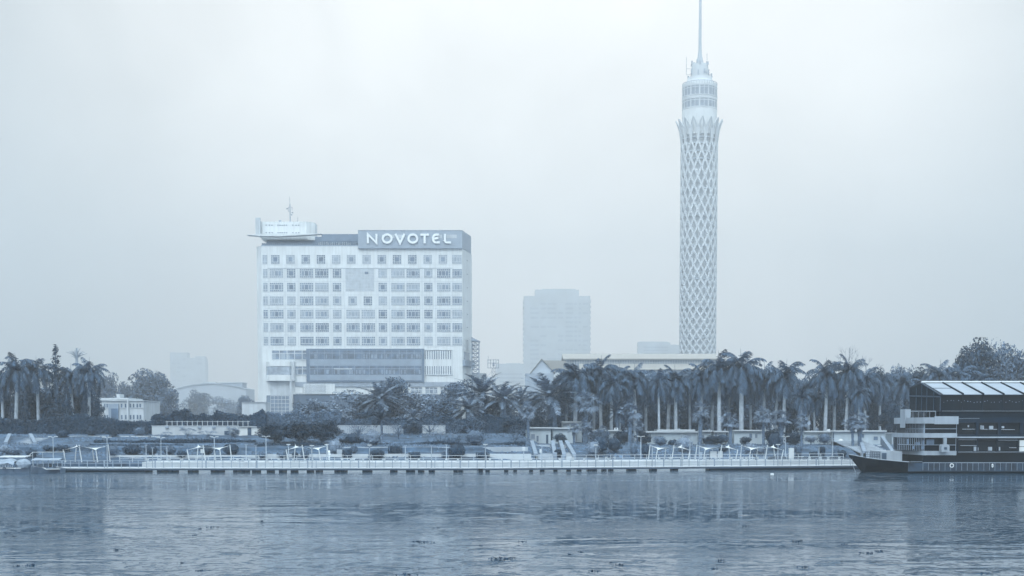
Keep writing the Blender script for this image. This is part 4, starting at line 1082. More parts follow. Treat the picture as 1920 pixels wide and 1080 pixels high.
for i in range(15):
    py = 568 + i * 8.6
    for a, b in ((994, 1010), (1013, 1024), (1026, 1043), (1046, 1056), (1060, 1074), (1076, 1082), (1084, 1089), (1092, 1102)):
        if rg.random() < .72: rows_.append((a, b, py, py + 3.6))
tb = far_block('apartment_tower', 'tall faint slab block with stepped roof fading into the haze', 'tower block', 2900, [(982, 1106, 555), (1003, 1085, 543), (1016, 1078, 541.5)], rows=rows_, depth=45)
mb = MB()
for i in range(13):
    py = 563 + i * 10.0
    mb.box(wx(1100, 2900), wx(1107.5, 2900), 2898, 2950, wz(py + 4, 2900), wz(py, 2900)); mb.box(wx(980.5, 2900), wx(985, 2900), 2898, 2950, wz(py + 4, 2900), wz(py, 2900))
build_each(mb, 'balcony', M_far, tb)
far_block('office_block', 'faint low block left of the tall faint slab', 'building', 2500, [(930, 983, 682), (948, 975, 681)], rows=[(936, 980, 700 + i * 7, 703 + i * 7) for i in range(3)])
far_block('office_block', 'faint flat-roofed block between the exhibition hall and the lattice tower', 'building', 2300, [(1204, 1256, 642), (1197, 1252, 640.5), (1252, 1285, 646)], rows=[(1206, 1252, 650 + i * 6, 652 + i * 6) for i in range(3)])
rows_ = [(a, a + w_, py, py + 3) for py in range(672, 720, 8) for a, w_ in ((323, 8), (333, 6), (344, 5), (358, 10), (371, 8)) if rg.random() < .6]
far_block('apartment_tower', 'very faint pair of stepped towers above the arched hall on the left', 'tower block', 3300, [(320, 352, 661), (349, 386, 671), (366, 384, 668)], rows=rows_)
far_block('dim_block', 'barely visible low block on the horizon right of the hotel', 'building', 3100, [(884, 932, 706)], rows=[(890, 925, 712, 714)])

def window_part(parent, x0, x1, y0, y1, Y, m=None, frame=M_white2, out=.05):
    mb = MB(); t = .6
    box_ = lambda mb, a, b, c, d, e, f: mb.box(wx(a, Y), wx(b, Y), Y + e, Y + f, wz(d, Y), wz(c, Y))
    box_(mb, x0 - t, x1 + t, y0 - t, y0, -out, .02); box_(mb, x0 - t, x1 + t, y1, y1 + t, -out * 1.6, .02); box_(mb, x0 - t, x0, y0, y1, -out, .02); box_(mb, x1, x1 + t, y0, y1, -out, .02)
    o = mb.build('window', frame, parent)
    mb = MB(); box_(mb, x0, x1, y0, y1, -.02, .03); mb.build('pane', m or M_glass_d, o)
    return o
# two-storey block on the left
YB = 300
lb = thing('two_storey_block', 'pale two-storey flat-roofed block half hidden by conifers on the left', 'building', (wx(230, YB), YB, 5))
mb = MB(); box_px(mb, 188, 269, 751.5, 820, YB, 14); box_px(mb, 183, 240, 746, 750, YB + 1, 12); box_px(mb, 205, 240, 748, 752, YB - .3, 12)
box_px(mb, 237.5, 240.5, 748, 800, YB - .5, 1); mb.build('wall', M_white2, lb)
mb = MB(); box_px(mb, 219, 225.5, 739, 749, YB + 2, 3); mb.build('roof_hut', M_white2, lb)
mb = MB(); box_px(mb, 187, 270, 750.6, 752, YB - .25, 14); box_px(mb, 187, 269, 764, 765, YB - .12, .2); mb.build('cornice', M_concp, lb)
mb = MB(); box_px(mb, 203, 222, 757, 790, YB - .35, .3); mb.build('entrance_bay', M_steel, lb)
mb = MB(); box_px(mb, 208, 221, 766, 790, YB - .42, .06); mb.build('glazing', M_glass_d, lb)
for x in (195, 199.5, 226.5, 234, 243, 249, 256, 261.5):
    window_part(lb, x, x + 3, 757, 764, YB); window_part(lb, x, x + 3, 778, 786, YB)
# arched hall
YA = 1250
ah = thing('arched_hall', 'hazy hall with a shallow arched roof beyond the faint trees', 'hall', (wx(395, YA), YA, 5))
mb = MB(); pts = [(wx(330 + 3 * i, YA), wz(733 - 13 * math.sin(math.pi * min(1, (i + 4) / 52)), YA)) for i in range(45)]
mb.slab_xz([(wx(330, YA), 4)] + [(wx(462, YA), 4)] + pts[::-1], YA, YA + 40); mb.build('wall', mat('hall_wall', grey(.36), .8, .1, .1), ah)
mb = MB(); q = [(x, z + .8) for x, z in pts]; mb.slab_xz(pts + q[::-1], YA - .8, YA + 41); mb.build('roof', M_conc, ah)
mb = MB(); box_px(mb, 413, 455, 717.5, 729, YA + 4, 20); mb.build('roof_box', mat('roof_box_louvre', grey(.27), .7, .1, .3), ah)
mb = MB(); box_px(mb, 380, 405, 716.5, 722, YA + 6, 15); box_px(mb, 412, 456, 716.6, 718, YA + 3.5, 21); mb.build('parapet', M_concp, ah)
mb = MB(); box_px(mb, 396, 410, 745, 752, YA - .6, .5); mb.build('canopy', M_white2, ah)
an = thing('garden_wall', 'blank pale annex wall at the foot of the hotel\'s left edge', 'wall', (wx(468, 300), 300, 5))
mb = MB(); box_px(mb, 453.5, 498, 754.5, 820, 300, 6); mb.build('wall', M_white2, an)
mb = MB(); box_px(mb, 453, 498, 753.6, 754.5, 299.8, 6.4); mb.build('coping', M_concp, an)
# exhibition hall
YE = 480
eh = thing('exhibition_hall', 'long exhibition hall with pale corrugated gable roof behind the royal palms', 'hall', (wx(1190, YE), YE, 5))
X0, X1 = wx(1058, YE), wx(1345, YE); zr, ze = wz(664, YE), wz(674.5, YE)
M_corr = mat('corrugated_roof', (.225, .24, .25), .45, .06, .5, stretch=(4, .1, 1))
mb = MB()
mb.slab_yz([(YE - .8, ze), (YE + 5, zr), (YE + 11, ze), (YE + 11, ze + .35), (YE + 5, zr + .4), (YE - .8, ze + .35)], X0 - .6, X1); mb.build('roof', M_corr, eh)
mb = MB(); mb.slab_yz([(YE, 5), (YE, ze), (YE + 5, zr), (YE + 10.2, ze), (YE + 10.2, 5)], X0, X1 - .3); mb.build('wall', M_span, eh)
mb = MB()
for i in range(60): box_px(mb, 1062 + i * 4.7, 1063.2 + i * 4.7, 675.5, 684, YE - .12, .1)
box_px(mb, 1058, 1345, 679, 679.8, YE - .15, .1); mb.build('clerestory_bar', M_concp, eh)
mb = MB(); z0_, z1_ = wz(694, YE - 7), wz(683.5, YE)
mb.slab_yz([(YE - 7, z0_), (YE - .2, z1_), (YE - .2, z1_ + .3), (YE - 7, z0_ + .3)], wx(1085, YE), X1); mb.build('lower_roof', M_corr, eh)
mb = MB(); mb.box(wx(1085, YE), X1 - .5, YE - 6.5, YE - .3, 5, z0_ - .05); mb.build('lower_wall', M_span, eh)
gb = thing('gabled_shed', 'gable-fronted hall with a steep pale roof at the left end of the exhibition hall', 'hall', (wx(1020, 470), 470, 5))
YG = 470
mb = MB(); mb.slab_xz([(wx(996, YG), 5), (wx(1038, YG), 5), (wx(1038, YG), wz(697.5, YG)), (wx(1015.5, YG), wz(674.5, YG)), (wx(996, YG), wz(699, YG))], YG, YG + 12); mb.build('gable_wall', mat('gable_cladding', grey(.36), .7, .1, .3), gb)
mb = MB(); a = [(wx(1015.5, YG), wz(673.6, YG)), (wx(1041, YG), wz(700, YG)), (wx(1041, YG), wz(698.6, YG)), (wx(1015.5, YG), wz(672.4, YG)), (wx(993.5, YG), wz(699.6, YG)), (wx(993.5, YG), wz(701, YG))]
mb.slab_xz(a, YG - .5, YG + 12.5); mb.build('roof', M_corr, gb)
mb = MB(); mb.slab_xz([(wx(1016, YG), wz(674.4, YG)), (wx(1062, YG), wz(675, YG)), (wx(1066, YG), wz(692, YG)), (wx(1038, YG), wz(697, YG))], YG + 5, YG + 13); mb.build('side_roof', M_corr, gb)
mb = MB(); box_px(mb, 984.5, 1036, 700.2, 830, YG - 3, 3 - .05); mb.build('front_block', mat('front_block_render', grey(.30), .7, .1, .3), gb)
mb = MB(); box_px(mb, 1030, 1045, 740, 830, YG - 50, 3); mb.build('side_wall', M_conc, gb)
# telecom lattice mast and palm-shaped mast
YM = 640
tm = thing('telecom_mast', 'thin lattice telecom mast with square antenna frame right of the hotel', 'antenna mast', (wx(925.5, YM), YM, 5))
mb = MB(); lattice_leg(mb, wx(925.5, YM), YM, 5, wz(690, YM), .75, 16, .09, .05); mb.build('lattice_frame', M_steel, tm)
mb = MB()
for py in (675, 681, 690):
    mb.tube([(wx(915, YM), YM - 1, wz(py, YM)), (wx(935, YM), YM - 1, wz(py, YM))], .12, 4)
for px in (915, 920, 925.5, 930, 935): mb.tube([(wx(px, YM), YM - 1, wz(691, YM)), (wx(px, YM), YM - 1, wz(674, YM))], .13, 4)
mb.box(wx(923.5, YM), wx(927.5, YM), YM - 1.5, YM - 1.2, wz(687, YM), wz(680, YM)); mb.tube([(wx(915.5, YM), YM, wz(674, YM)), (wx(915.5, YM), YM, wz(667, YM))], .06, 4); mb.build('antenna_frame', M_steel, tm)
YP = 330
pm = thing('palm_mast', 'telecom mast disguised as a palm with stiff upturned steel fronds', 'antenna mast', (wx(145.5, YP), YP, 5))
mb = MB(); mb.tube([(wx(145.5, YP), YP, 5), (wx(145.5, YP), YP, wz(670, YP)), (wx(145.5, YP), YP, wz(653, YP))], [.45, .35, .22], 8); mb.build('pole', M_conc, pm)
mb = MB(); hub = Vector((wx(145.5, YP), YP, wz(675, YP)))
for k in range(26):
    t = k * 2.399; e = R(25 + 55 * (k / 25)); L = rnd.uniform(2.1, 2.6)
    d = Vector((math.cos(t) * math.cos(e), math.sin(t) * math.cos(e), math.sin(e))); b = hub + Vector((0, 0, rnd.uniform(0, .8)))
    mb.tube([b, b + d * L * .6, b + d * L + Vector((d.x, d.y, -.35)) * .4], [.09, .08, .04], 4)
mb.build('steel_frond', M_conc, pm)

# ------------------------------------------------------------------ white cabins on the terrace
def cabin(label, x0, x1, y0, y1, Y, wins=(), doors=(), eave=1.2, m=mat('cabin_panel', (.33, .41, .48), .6, .10, .5, stain=.15), roof_dark=True, name='cabin', depth=5, ribs=False):
    gx = wx((x0 + x1) / 2, Y); gz_ = min(ground(gx, Y), wz(y1, Y))
    root = thing(name, label, 'cabin', (gx, Y, gz_))
    mb = MB(); mb.box(wx(x0, Y), wx(x1, Y), Y, Y + depth, gz_ - .3, wz(y0 + 1.2, Y)); mb.build('wall', m, root)
    mb = MB(); mb.box(wx(x0 - eave, Y), wx(x1 + eave, Y), Y - .5, Y + depth + .3, wz(y0 + 2.4, Y), wz(y0, Y)); mb.build('roof', M_roofp, root)
    mb = MB(); mb.box(wx(x0 - eave * .8, Y), wx(x1 + eave * .8, Y), Y - .42, Y + depth + .2, wz(y0 + 3.2, Y), wz(y0 + 2.45, Y)); mb.build('eave', M_steel, root)
    for a, b, c, d in wins: window_part(root, a, b, c, d, Y, M_glass_d if (a * 7) % 3 > .8 else M_glass_m)
    for a, b, c, d in doors:
        mb = MB(); mb.box(wx(a, Y), wx(b, Y), Y - .05, Y + .05, wz(d, Y), wz(c, Y)); mb.build('door', M_steeld, root)
    if ribs:
        mb = MB()
        n = int((x1 - x0) / 2.1)
        for i in range(1, n): mb.box(wx(x0 + i * 2.1 - .25, Y), wx(x0 + i * 2.1 + .25, Y), Y - .05, Y - .002, wz(y1, Y), wz(y0 + 4, Y))
        mb.build('rib', m, root)
    return root
def ac(px, py, Y, label, w_=3.4, h_=4):
    root = thing('air_conditioner', label, 'air conditioner', (wx(px, Y), Y, wz(py, Y)))
    mb = MB(); box_px(mb, px - w_, px + w_, py - h_, py, Y, .8); mb.build('case', M_metalw, root)
    mb = MB(); mb.tube([(wx(px, Y), Y - .03, wz(py - h_ / 2, Y)), (wx(px, Y), Y + .02, wz(py - h_ / 2, Y))], .14, 12); mb.build('fan_grille', M_steeld, root)
cabin('first white cabin from the left, with wide flat eave beside the steps', 980, 1033, 801, 834, 252, wins=[(996, 1003, 814, 823), (1006, 1010, 817, 828)], doors=[(1024, 1028, 815, 832)], eave=3)
cabin('plain white cabin wing joined right of the first cabin', 1036, 1076, 801.5, 834, 253.5, wins=[(1041, 1046, 815, 822)])
cabin('small raised white cabin with band of louvres under palm trunks', 1054.5, 1091, 790, 812, 262, wins=[(1056, 1067, 795, 799), (1071, 1084, 795, 799)])
cabin('white cabin with two air conditioners on its roof', 1116, 1165, 806, 836, 250, wins=[(1120, 1126, 816, 826), (1149, 1164, 815.5, 823), (1133, 1138, 816, 822)])
ac(1133.5, 807.2, 250.5, 'dark air conditioner on the left of the two-unit cabin roof'); ac(1155.5, 806, 250.5, 'white air conditioner on the right of the two-unit cabin roof')
cabin('long ribbed white cabin with two dark windows', 1211, 1308, 808.5, 832, 250, wins=[(1224, 1237, 817, 826), (1284, 1296, 816, 822)], ribs=True)
cabin('white upper deck cabin set back above the long ribbed cabin', 1233, 1302, 805.5, 830, 256)
cabin('narrow white cabin right of the thin fan palm', 1317, 1334, 807, 830, 252, wins=[(1317, 1321, 815, 823)])
cabin('small white cabin with an open dark window frame', 1339, 1365, 808, 832, 252, wins=[(1340, 1345.5, 812, 820)], doors=[(1362, 1364.5, 811, 824)])
cabin('plain white cabin with a pair of square dark windows', 1377, 1442, 806, 829.5, 252, wins=[(1405.5, 1411, 813, 821), (1416, 1421, 813, 821)])
cabin('white cabin partly hidden by pale shrubs', 1444, 1470, 808, 834, 252)
cabin('long low white cabin behind the cube topiaries', 1509, 1562, 808, 834, 253)
cabin('last long white cabin, with an open hatch', 1564, 1661, 807, 833, 251, wins=[(1615.5, 1621, 814, 820.5), (1639, 1647, 818.5, 825)], doors=[(1562.5, 1564.5, 811, 828)])
cabin('short white cabin between the last long cabin and the ship', 1673.5, 1692, 811.5, 830, 252)
mb = MB(); box_px(mb, 1552.5, 1557, 804.5, 808, 253.2, .6); o = mb.build('roof_crate', M_metalw); tag(o, 'small white box frame on the roof joint of the long cabins', 'box')
sp_ = thing('sand_heap', 'small heap of white sand before the last long cabin', 'heap', (wx(1578, 248), 248, ground(wx(1578, 248), 248)))
mb = MB(); rg = random.Random(9); gxx = wx(1578, 248); gzz = ground(gxx, 248)
mb.lathe([(1.0, gzz - .1), (.75, gzz + .45), (.4, gzz + .8), (.1, gzz + 1.0)], (gxx, 248), 11); 
mb.v = [(x + rg.uniform(-.1, .1), y + rg.uniform(-.1, .1), z + rg.uniform(-.08, .08)) for x, y, z in mb.v]; mb.build('heap', M_white, sp_)
vd = thing('white_dome', 'white dome-topped tank showing between trees right of the hotel', 'tank', (wx(864, 275), 275, 5))
mb = MB(); mb.lathe([(wx(873, 275) - wx(864, 275), 5), (wx(873, 275) - wx(864, 275), wz(749, 275)), (wx(868.5, 275) - wx(864, 275), wz(748, 275)), (wx(868, 275) - wx(864, 275), wz(745.5, 275)), (.1, wz(744.5, 275))], (wx(864, 275), 275), 20); mb.build('tank', M_metalw, vd)

# ------------------------------------------------------------------ walls, steps and kerbs on the bank
def wall_px(name, label, x0, x1, top, Y, th, m, bot=None, cat='wall', coping=True):
    xa, xb = wx(x0, Y), wx(x1, Y); z0 = min(ground(xa, Y), ground(xb, Y)) - .4
    root = thing(name, label, cat, ((xa + xb) / 2, Y, z0 + .4))
    mb = MB(); mb.box(xa, xb, Y, Y + th, z0, wz(top, Y)); mb.build('wall', m, root)
    if coping: mb = MB(); mb.box(xa - .05, xb + .05, Y - .08, Y + th + .08, wz(top, Y) + .002, wz(top, Y) + .1); mb.build('coping', M_concp, root)
    return root
cwl = wall_px('garden_wall', 'long cream retaining wall with planter boxes below the vine hedge', 284, 446, 799, 239, .4, M_concp)
mb = MB()
for px in (312, 339, 373, 400, 427): box_px(mb, px - 3, px + 3, 799.5, 803, 238.7, .29)
build_each(mb, 'planter', M_steel, cwl)
mb = MB(); box_px(mb, 420, 429, 808, 815, 238.8, .18); mb.build('opening', M_steeld, cwl)
ks = thing('kiosk', 'small white kiosk with dark door at the end of the cream wall', 'kiosk', (wx(467, 238), 238, ground(wx(467, 238), 238)))
mb = MB(); box_px(mb, 447, 490, 800.5, 822, 238, 3); mb.build('wall', M_white, ks)
mb = MB(); box_px(mb, 446, 491, 799.3, 800.5, 237.7, 3.6); mb.build('roof', M_roofp, ks)
mb = MB(); box_px(mb, 463.5, 470.5, 802, 818, 237.9, .1); mb.build('door', M_steeld, ks)
fn_ = wall_px('garden_fence', 'weathered grey panel fence below the hotel trees', 632, 756, 798.5, 243, .25, M_conc, cat='fence')
mb = MB()
for i in range(31): box_px(mb, 632 + i * 4.1, 632.6 + i * 4.1, 799.5, 818, 242.93, .06)
mb.build('batten', M_concp, fn_)
wall_px('garden_wall', 'short stained white wall among the trees in mid bank', 792, 835, 798, 243, .4, M_concp)
wall_px('garden_wall', 'low pale wall left of the first cabin', 836, 982, 803, 250, .4, M_conc)
tb_ = thing('fence_posts_rail', 'row of pale posts with a rail on the cream wall under the vines', 'fence', (wx(380, 242), 242, wz(799, 242)))
mb = MB()
for i in range(17): box_px(mb, 312 + i * 9.5, 313 + i * 9.5, 789, 799, 242, .12)
box_px(mb, 310, 468, 790, 790.7, 242.02, .08); mb.build('rail', M_concp, tb_)
def kerb(label, x0, x1, top, bot, Y, m=M_concp, name='low_wall', cat='wall'):
    mb = MB(); mb.box(wx(x0, Y), wx(x1, Y), Y, Y + .45, wz(bot, Y) - .5, wz(top, Y)); return tag(mb.build(name, m), label, cat)
kerb('low pale kerb wall along the left quay lawn', 205, 480, 853.5, 857, 212.2)
kerb('low pale kerb wall under the third shade sails', 482, 690, 851.5, 857, 212.2)
kerb('low pale kerb wall along the mid quay lawn', 692, 996, 851, 857, 212.6)
kerb('white edging strip above the left slope', 128, 300, 817.2, 820, 236.5); kerb('white edging below the scrubby terrace at far left', 4, 54, 803, 808, 243)
kerb('grey curb strip over the mid slope grass', 640, 990, 838, 842, 219.5, M_conc)
def steps(label, x0, x1, yt, Yt, yb, Yb, n, m, rails):
    xa, xb = wx(x0, Yb), wx(x1, Yb)
    root = thing('stairway', label, 'steps', ((xa + xb) / 2, Yb, wz(yb, Yb)))
    mb = MB(); za, zb_ = wz(yb, Yb), wz(yt, Yt)
    for i in range(n):
        f0 = i / n; mb.box(xa, xb, Yb + (Yt - Yb) * f0, Yt + .5 - i * .003, za - .5, za + (zb_ - za) * (i + 1) / n)
    mb.build('step', m, root)
    for (a, b) in rails:      # sloping flank walls
        mb = MB(); w2 = .3
        p0 = Vector((wx(a, Yb), Yb, za)); p1 = Vector((wx(b, Yt), Yt, zb_))
        vs = []
        for p, hgt in ((p0, .55), (p1, .75)):
            vs += [(p.x - w2, p.y, p.z - .6), (p.x + w2, p.y, p.z - .6), (p.x + w2, p.y, p.z + hgt), (p.x - w2, p.y, p.z + hgt)]
        mb.add(vs, [(0, 1, 2, 3), (7, 6, 5, 4), (0, 4, 5, 1), (1, 5, 6, 2), (2, 6, 7, 3), (3, 7, 4, 0)]); mb.build('flank_wall', mat('flank_render', grey(.22), .8, .12, .6, stain=.2), root)
    return root
steps('broad dark steps with splayed white flank walls on the far left slope', 13, 60, 821, 235, 835, 226, 10, M_conc, [(9, 17), (64, 56)])
steps('stone steps with white flank walls left of the low fan palms', 1003, 1038, 834, 234, 857, 214, 14, M_conc, [(1005, 997), (1041, 1036)])
steps('steep pale ramp with white walls beside the fan palms', 1060, 1076, 834, 234, 857.5, 213.5, 16, M_concp, [(1058, 1051), (1077, 1062)])
steps('pale ramp with white walls behind the ship\'s bow', 1620, 1680, 826, 246, 852, 224, 12, M_conc, [(1622, 1613), (1676, 1655)])
gs = thing('boundary_gate', 'grey panel gate across the steps beside the low fan palms', 'gate', (wx(1020, 221), 221, ground(wx(1020, 221), 221)))
mb = MB(); box_px(mb, 1004, 1039, 848, 849.2, 220.9, .1); box_px(mb, 1003, 1004, 842, 858, 220.9, .12); box_px(mb, 1038, 1039, 842, 858, 220.9, .12); mb.build('frame', M_concp, gs)

# ------------------------------------------------------------------ pontoon promenade, railing
FR = lambda px: next(y for y in [solve_front(px)])
def solve_front(px):
    Y = 195.0
    for _ in range(8): Y = front(wx(px, Y, 880))
    return Y
DZ = .58
pier = thing('pontoon', 'long pale floating promenade on dark floats along the far bank', 'pier', (wx(800, 190), 191, 0))
def strip(mb, p0, p1, d0, d1, z0, z1, n=16):
    for i in range(n):
        a = p0 + (p1 - p0) * i / n; b = p0 + (p1 - p0) * (i + 1) / n
        xa, xb = wx(a, solve_front(a), 880), wx(b, solve_front(b), 880)
        ya, yb = front(xa), front(xb)
        mb.add([(xa, ya + d0, z0), (xb, yb + d0, z0), (xb, yb + d1, z0), (xa, ya + d1, z0), (xa, ya + d0, z1), (xb, yb + d0, z1), (xb, yb + d1, z1), (xa, ya + d1, z1)],
               [(0, 3, 2, 1), (4, 5, 6, 7), (0, 1, 5, 4), (2, 3, 7, 6)] + ([(3, 0, 4, 7)] if i == 0 else []) + ([(1, 2, 6, 5)] if i == n - 1 else []))
mb = MB(); strip(mb, 96, 1660, 0, 4.2, DZ - .12, DZ, 30); mb.build('deck', M_deck, pier)
mb = MB(); strip(mb, 97, 1659, .05, .35, DZ - .36, DZ - .124, 30); mb.build('edge_beam', M_steeld, pier)
mb = MB(); strip(mb, 98, 272, .12, 4.0, -.3, DZ - .13, 4); strip(mb, 1330, 1658, .12, 4.0, -.3, DZ - .13, 6); mb.build('float', M_hull, pier)
for px, w_ in ((298, 9), (318, 10), (356, 9), (397, 5), (408, 6), (440, 7), (456, 6), (476, 8), (503, 7), (526, 7), (548, 7), (578, 7), (595, 7), (630, 7), (642, 7), (686, 14), (736, 10), (768, 14), (788, 9), (808, 9), (854, 8), (863, 8), (901, 8), (914, 8), (949, 8), (966, 7), (996, 7), (1017, 8), (1042, 7), (1067, 7), (1087, 7), (1106, 7), (1116, 7), (1134, 7), (1147, 7), (1186, 15), (1227, 10), (1267, 10)):
    mb = MB(); strip(mb, px - w_ / 2, px + w_ / 2, .15, 3.9, -.3, DZ - .13, 1); mb.build('float', M_hull, pier)
rl = thing('railing', 'long metal railing along the river edge of the floating promenade', 'railing', (wx(800, 190), 190, DZ))
for nm, z, r in (('top_rail', DZ + .98, .035), ('mid_rail', DZ + .55, .02), ('bottom_rail', DZ + .12, .02)):
    mb = MB(); pts = []
    for i in range(31):
        px = 100 + 1510 * i / 30; x = wx(px, solve_front(px), 880); pts.append((x, front(x) + .12, z))
    mb.tube(pts, r, 5); mb.build(nm, M_steel, rl)
for i in range(96):
    px = 100 + 1510 * i / 95; x = wx(px, solve_front(px), 880); y = front(x) + .12
    mb = MB(); s_ = .05 if i % 6 else .10
    mb.box(x - s_, x + s_, y - .03, y + .03, DZ, DZ + 1.0); mb.build('post', M_steel, rl)
rl2 = thing('railing', 'pale rear handrail between the pontoon and the quay', 'railing', (wx(800, 199), 198, 1.12))
mb = MB()
for z in (2.05, 1.6):
    pts = []
    for i in range(31):
        px = 245 + 1360 * i / 30; Y = 205.0
        x = wx(px, Y, 865); pts.append((x, quay(x) + .3, z))
    mb.tube(pts, .035, 5)
mb.build('rail', M_concp, rl2)
for i in range(60):
    px = 245 + 1360 * i / 59; x = wx(px, 205, 865); y = quay(x) + .3
    mb = MB(); mb.box(x - .035, x + .035, y - .03, y + .03, 1.1, 2.05); mb.build('post', M_concp, rl2)
# pale benches / planter blocks on the pontoon and quay
bench_i = 0
bmb = MB(); bmb.box(-1.1, 1.1, -.22, .22, .40, .48); bmb.box(-1.0, -.7, -.18, .18, 0, .40); bmb.box(.7, 1.0, -.18, .18, 0, .40)
bme = bmb.build('bench', M_concp); bmesh_ = bme.data; bpy.data.objects.remove(bme)
for px in (300, 340, 452, 466, 520, 568, 655, 675, 735, 778, 850, 930, 985, 1060, 1085, 1130, 1250, 1275, 1340, 1395, 1425, 1520, 1553, 1590):
    o = bpy.data.objects.new('bench', bmesh_); COL.objects.link(o); x = wx(px, 205, 868); o.location = (x, quay(x) + 1.6 + rnd.uniform(0, 3), 1.12)
    tag(o, 'low white concrete bench on the quay behind the pontoon railing', 'bench', 'benches along the quay')
cn = tag(MB().box(wx(1488, 206, 860) - .35, wx(1488, 206, 860) + .35, 207.5, 208.1, 1.12, 3.0).build('info_stand', M_metalw), 'white upright stand on the right-hand quay', 'stand')
eb = tag(MB().box(wx(637, 213, 850) - .45, wx(637, 213, 850) + .45, 213, 213.5, 1.0, wz(843, 213)).build('electric_box', M_conc), 'pale electric cabinet left of the square-clipped bush', 'cabinet')
for k, (a, b, t, bt_) in enumerate(((1208, 1230, 845, 'right'),)): pass
kb = thing('poster_frame', 'dark-framed pair of white boards between the fifth shade sails', 'board', (wx(1340, 211), 211, 1.1))
mb = MB()
for a, b in ((1332, 1345), (1347, 1356)): box_px(mb, a, b, 846, 858.5, 211, .12)
build_each(mb, 'board', M_metalw, kb)
mb = MB()
for a in (1331, 1345.2, 1356.2): box_px(mb, a, a + .8, 845, 862, 210.95, .2)
box_px(mb, 1331, 1357, 844.4, 845.2, 210.94, .2); mb.build('frame', M_steeld, kb)
gp = tag(MB().box(wx(1312, 210) , wx(1317.5, 210), 210, 210.4, 1.12, wz(847.5, 210)).build('notice_panel', M_steel), 'grey notice panel under the fifth shade sails', 'panel')
gp = tag(MB().box(wx(289, 213), wx(294, 213), 213, 213.4, 1.0, wz(851, 213)).build('notice_panel', M_steel), 'grey box panel at the foot of the left topiaries', 'panel')

# ------------------------------------------------------------------ shade sails
def shade(label, px, mirror=False, Y=None, six=True):
    x0 = wx(px, 206, 860); Y = Y or (quay(x0) + 4)
    base = 1.12
    root = thing('shade_sails', label, 'shade sail', (wx(px + 35, Y, 860), Y, base), 'white shade sails along the quay')
    k = Y / 2600.0
    zl, zh = wz(844, Y), wz(835.5, Y)
    def X(d): return wx(px + (d if not mirror else 70 - d), Y, 860)
    def Yp(front_): return Y - 1.2 if front_ else Y + 2.6
    poles = {'a': (0, zl, True), 'b': (10, zh, False), 'c': (30, zh, True), 'd': (40, zl, False), 'e': (61, zl, True), 'f': (70, zh, False)}
    for key, (d, z, fr_) in poles.items():
        lean = (.35 if key in 'ac' else -.25) * (1 if not mirror else -1) * (1 if key in 'abc' else -1)
        mb = MB(); mb.tube([(X(d) + lean, Yp(fr_), base - .1), (X(d), Yp(fr_), z + .12)], [.085, .06], 8); mb.build('pole', M_metalw, root)
    def sail(c00, c10, c11, c01):
        n = 8; mb = MB(); P = []
        for i in range(n + 1):
            for j in range(n + 1):
                u, v = i / n, j / n
                cu = .5 + (u - .5) * (1 - .28 * math.sin(math.pi * v)); cv = .5 + (v - .5) * (1 - .28 * math.sin(math.pi * u))
                p = (Vector(c00) * (1 - cu) + Vector(c10) * cu) * (1 - cv) + (Vector(c01) * (1 - cu) + Vector(c11) * cu) * cv
                P.append(p)
        m_ = n + 1
        vs = P + [p - Vector((0, 0, .02)) for p in P]; o_ = m_ * m_; fs = []
        for i in range(n):
            for j in range(n):
                a = i * m_ + j; fs.append((a, a + m_, a + m_ + 1, a + 1)); fs.append((o_ + a, o_ + a + 1, o_ + a + m_ + 1, o_ + a + m_))
        mb.add(vs, fs); mb.build('sail', M_canvas, root, smooth=True)
    Q = lambda key: (X(poles[key][0]), Yp(poles[key][2]), poles[key][1])
    sail(Q('a'), Q('c'), Q('d'), Q('b')); sail(Q('c'), Q('e'), Q('f'), Q('d'))
    return root
shade('white shade sails on six poles above the left end of the pontoon', 123.5)
shade('white shade sails on six poles between round topiaries on the left', 354.5)
shade('white shade sails on six poles beside the merged ficus trees', 539)
shade('white shade sails before the long ribbed cabin', 1222, True)
shade('white shade sails around the dark-framed boards', 1311, True)
shade('white shade sails left of the cube topiaries', 1396, True)

# ------------------------------------------------------------------ street lamps
def lamp(px, top, style, where, label):
    if where == 'p': Y = solve_front(px) + .45; base = DZ
    else: Y = quay(wx(px, 210, 860)) + (8 if where == 'q' else 3); base = 1.12
    x = wx(px, Y, 850); zt = wz(top, Y)
    root = thing('street_lamp', label, 'street lamp', (x, Y, base), 'lamps along the promenade')
    mb = MB(); mb.tube([(x, Y, base), (x, Y, base + .8), (x, Y, zt)], [.10, .075, .055], 7); mb.build('pole', M_conc if style != 'dark' else M_steel, root)
    if style == 'double':
        for s_ in (-1, 1):
            mb = MB(); mb.tube([(x, Y, zt - .02), (x + s_ * .3, Y, zt + .06)], .035, 5); a = x + s_ * .2; b = x + s_ * .62
            mb.box(min(a, b), max(a, b), Y - .12, Y + .12, zt + .05, zt + .13); mb.build('lamp_head', M_metalw, root)
    elif style == 'single':
        mb = MB(); mb.box(x - .28, x + .28, Y - .15, Y + .15, zt - .02, zt + .10); mb.build('lamp_head', M_metalw, root)
        mb = MB(); mb.lathe([(.07, zt - .35), (.13, zt - .3), (.13, zt - .05)], (x, Y), 8); mb.build('lantern', M_glass_m, root)
    elif style == 'sign':
        mb = MB(); mb.box(x - .2, x + .2, Y - .09, Y + .09, zt - .55, zt); mb.build('lamp_head', M_metalw, root)
    elif style == 'thin': 
        mb = MB(); mb.box(x - .2, x + .2, Y - .08, Y + .08, zt - .02, zt + .06); mb.build('lamp_head', M_steel, root)
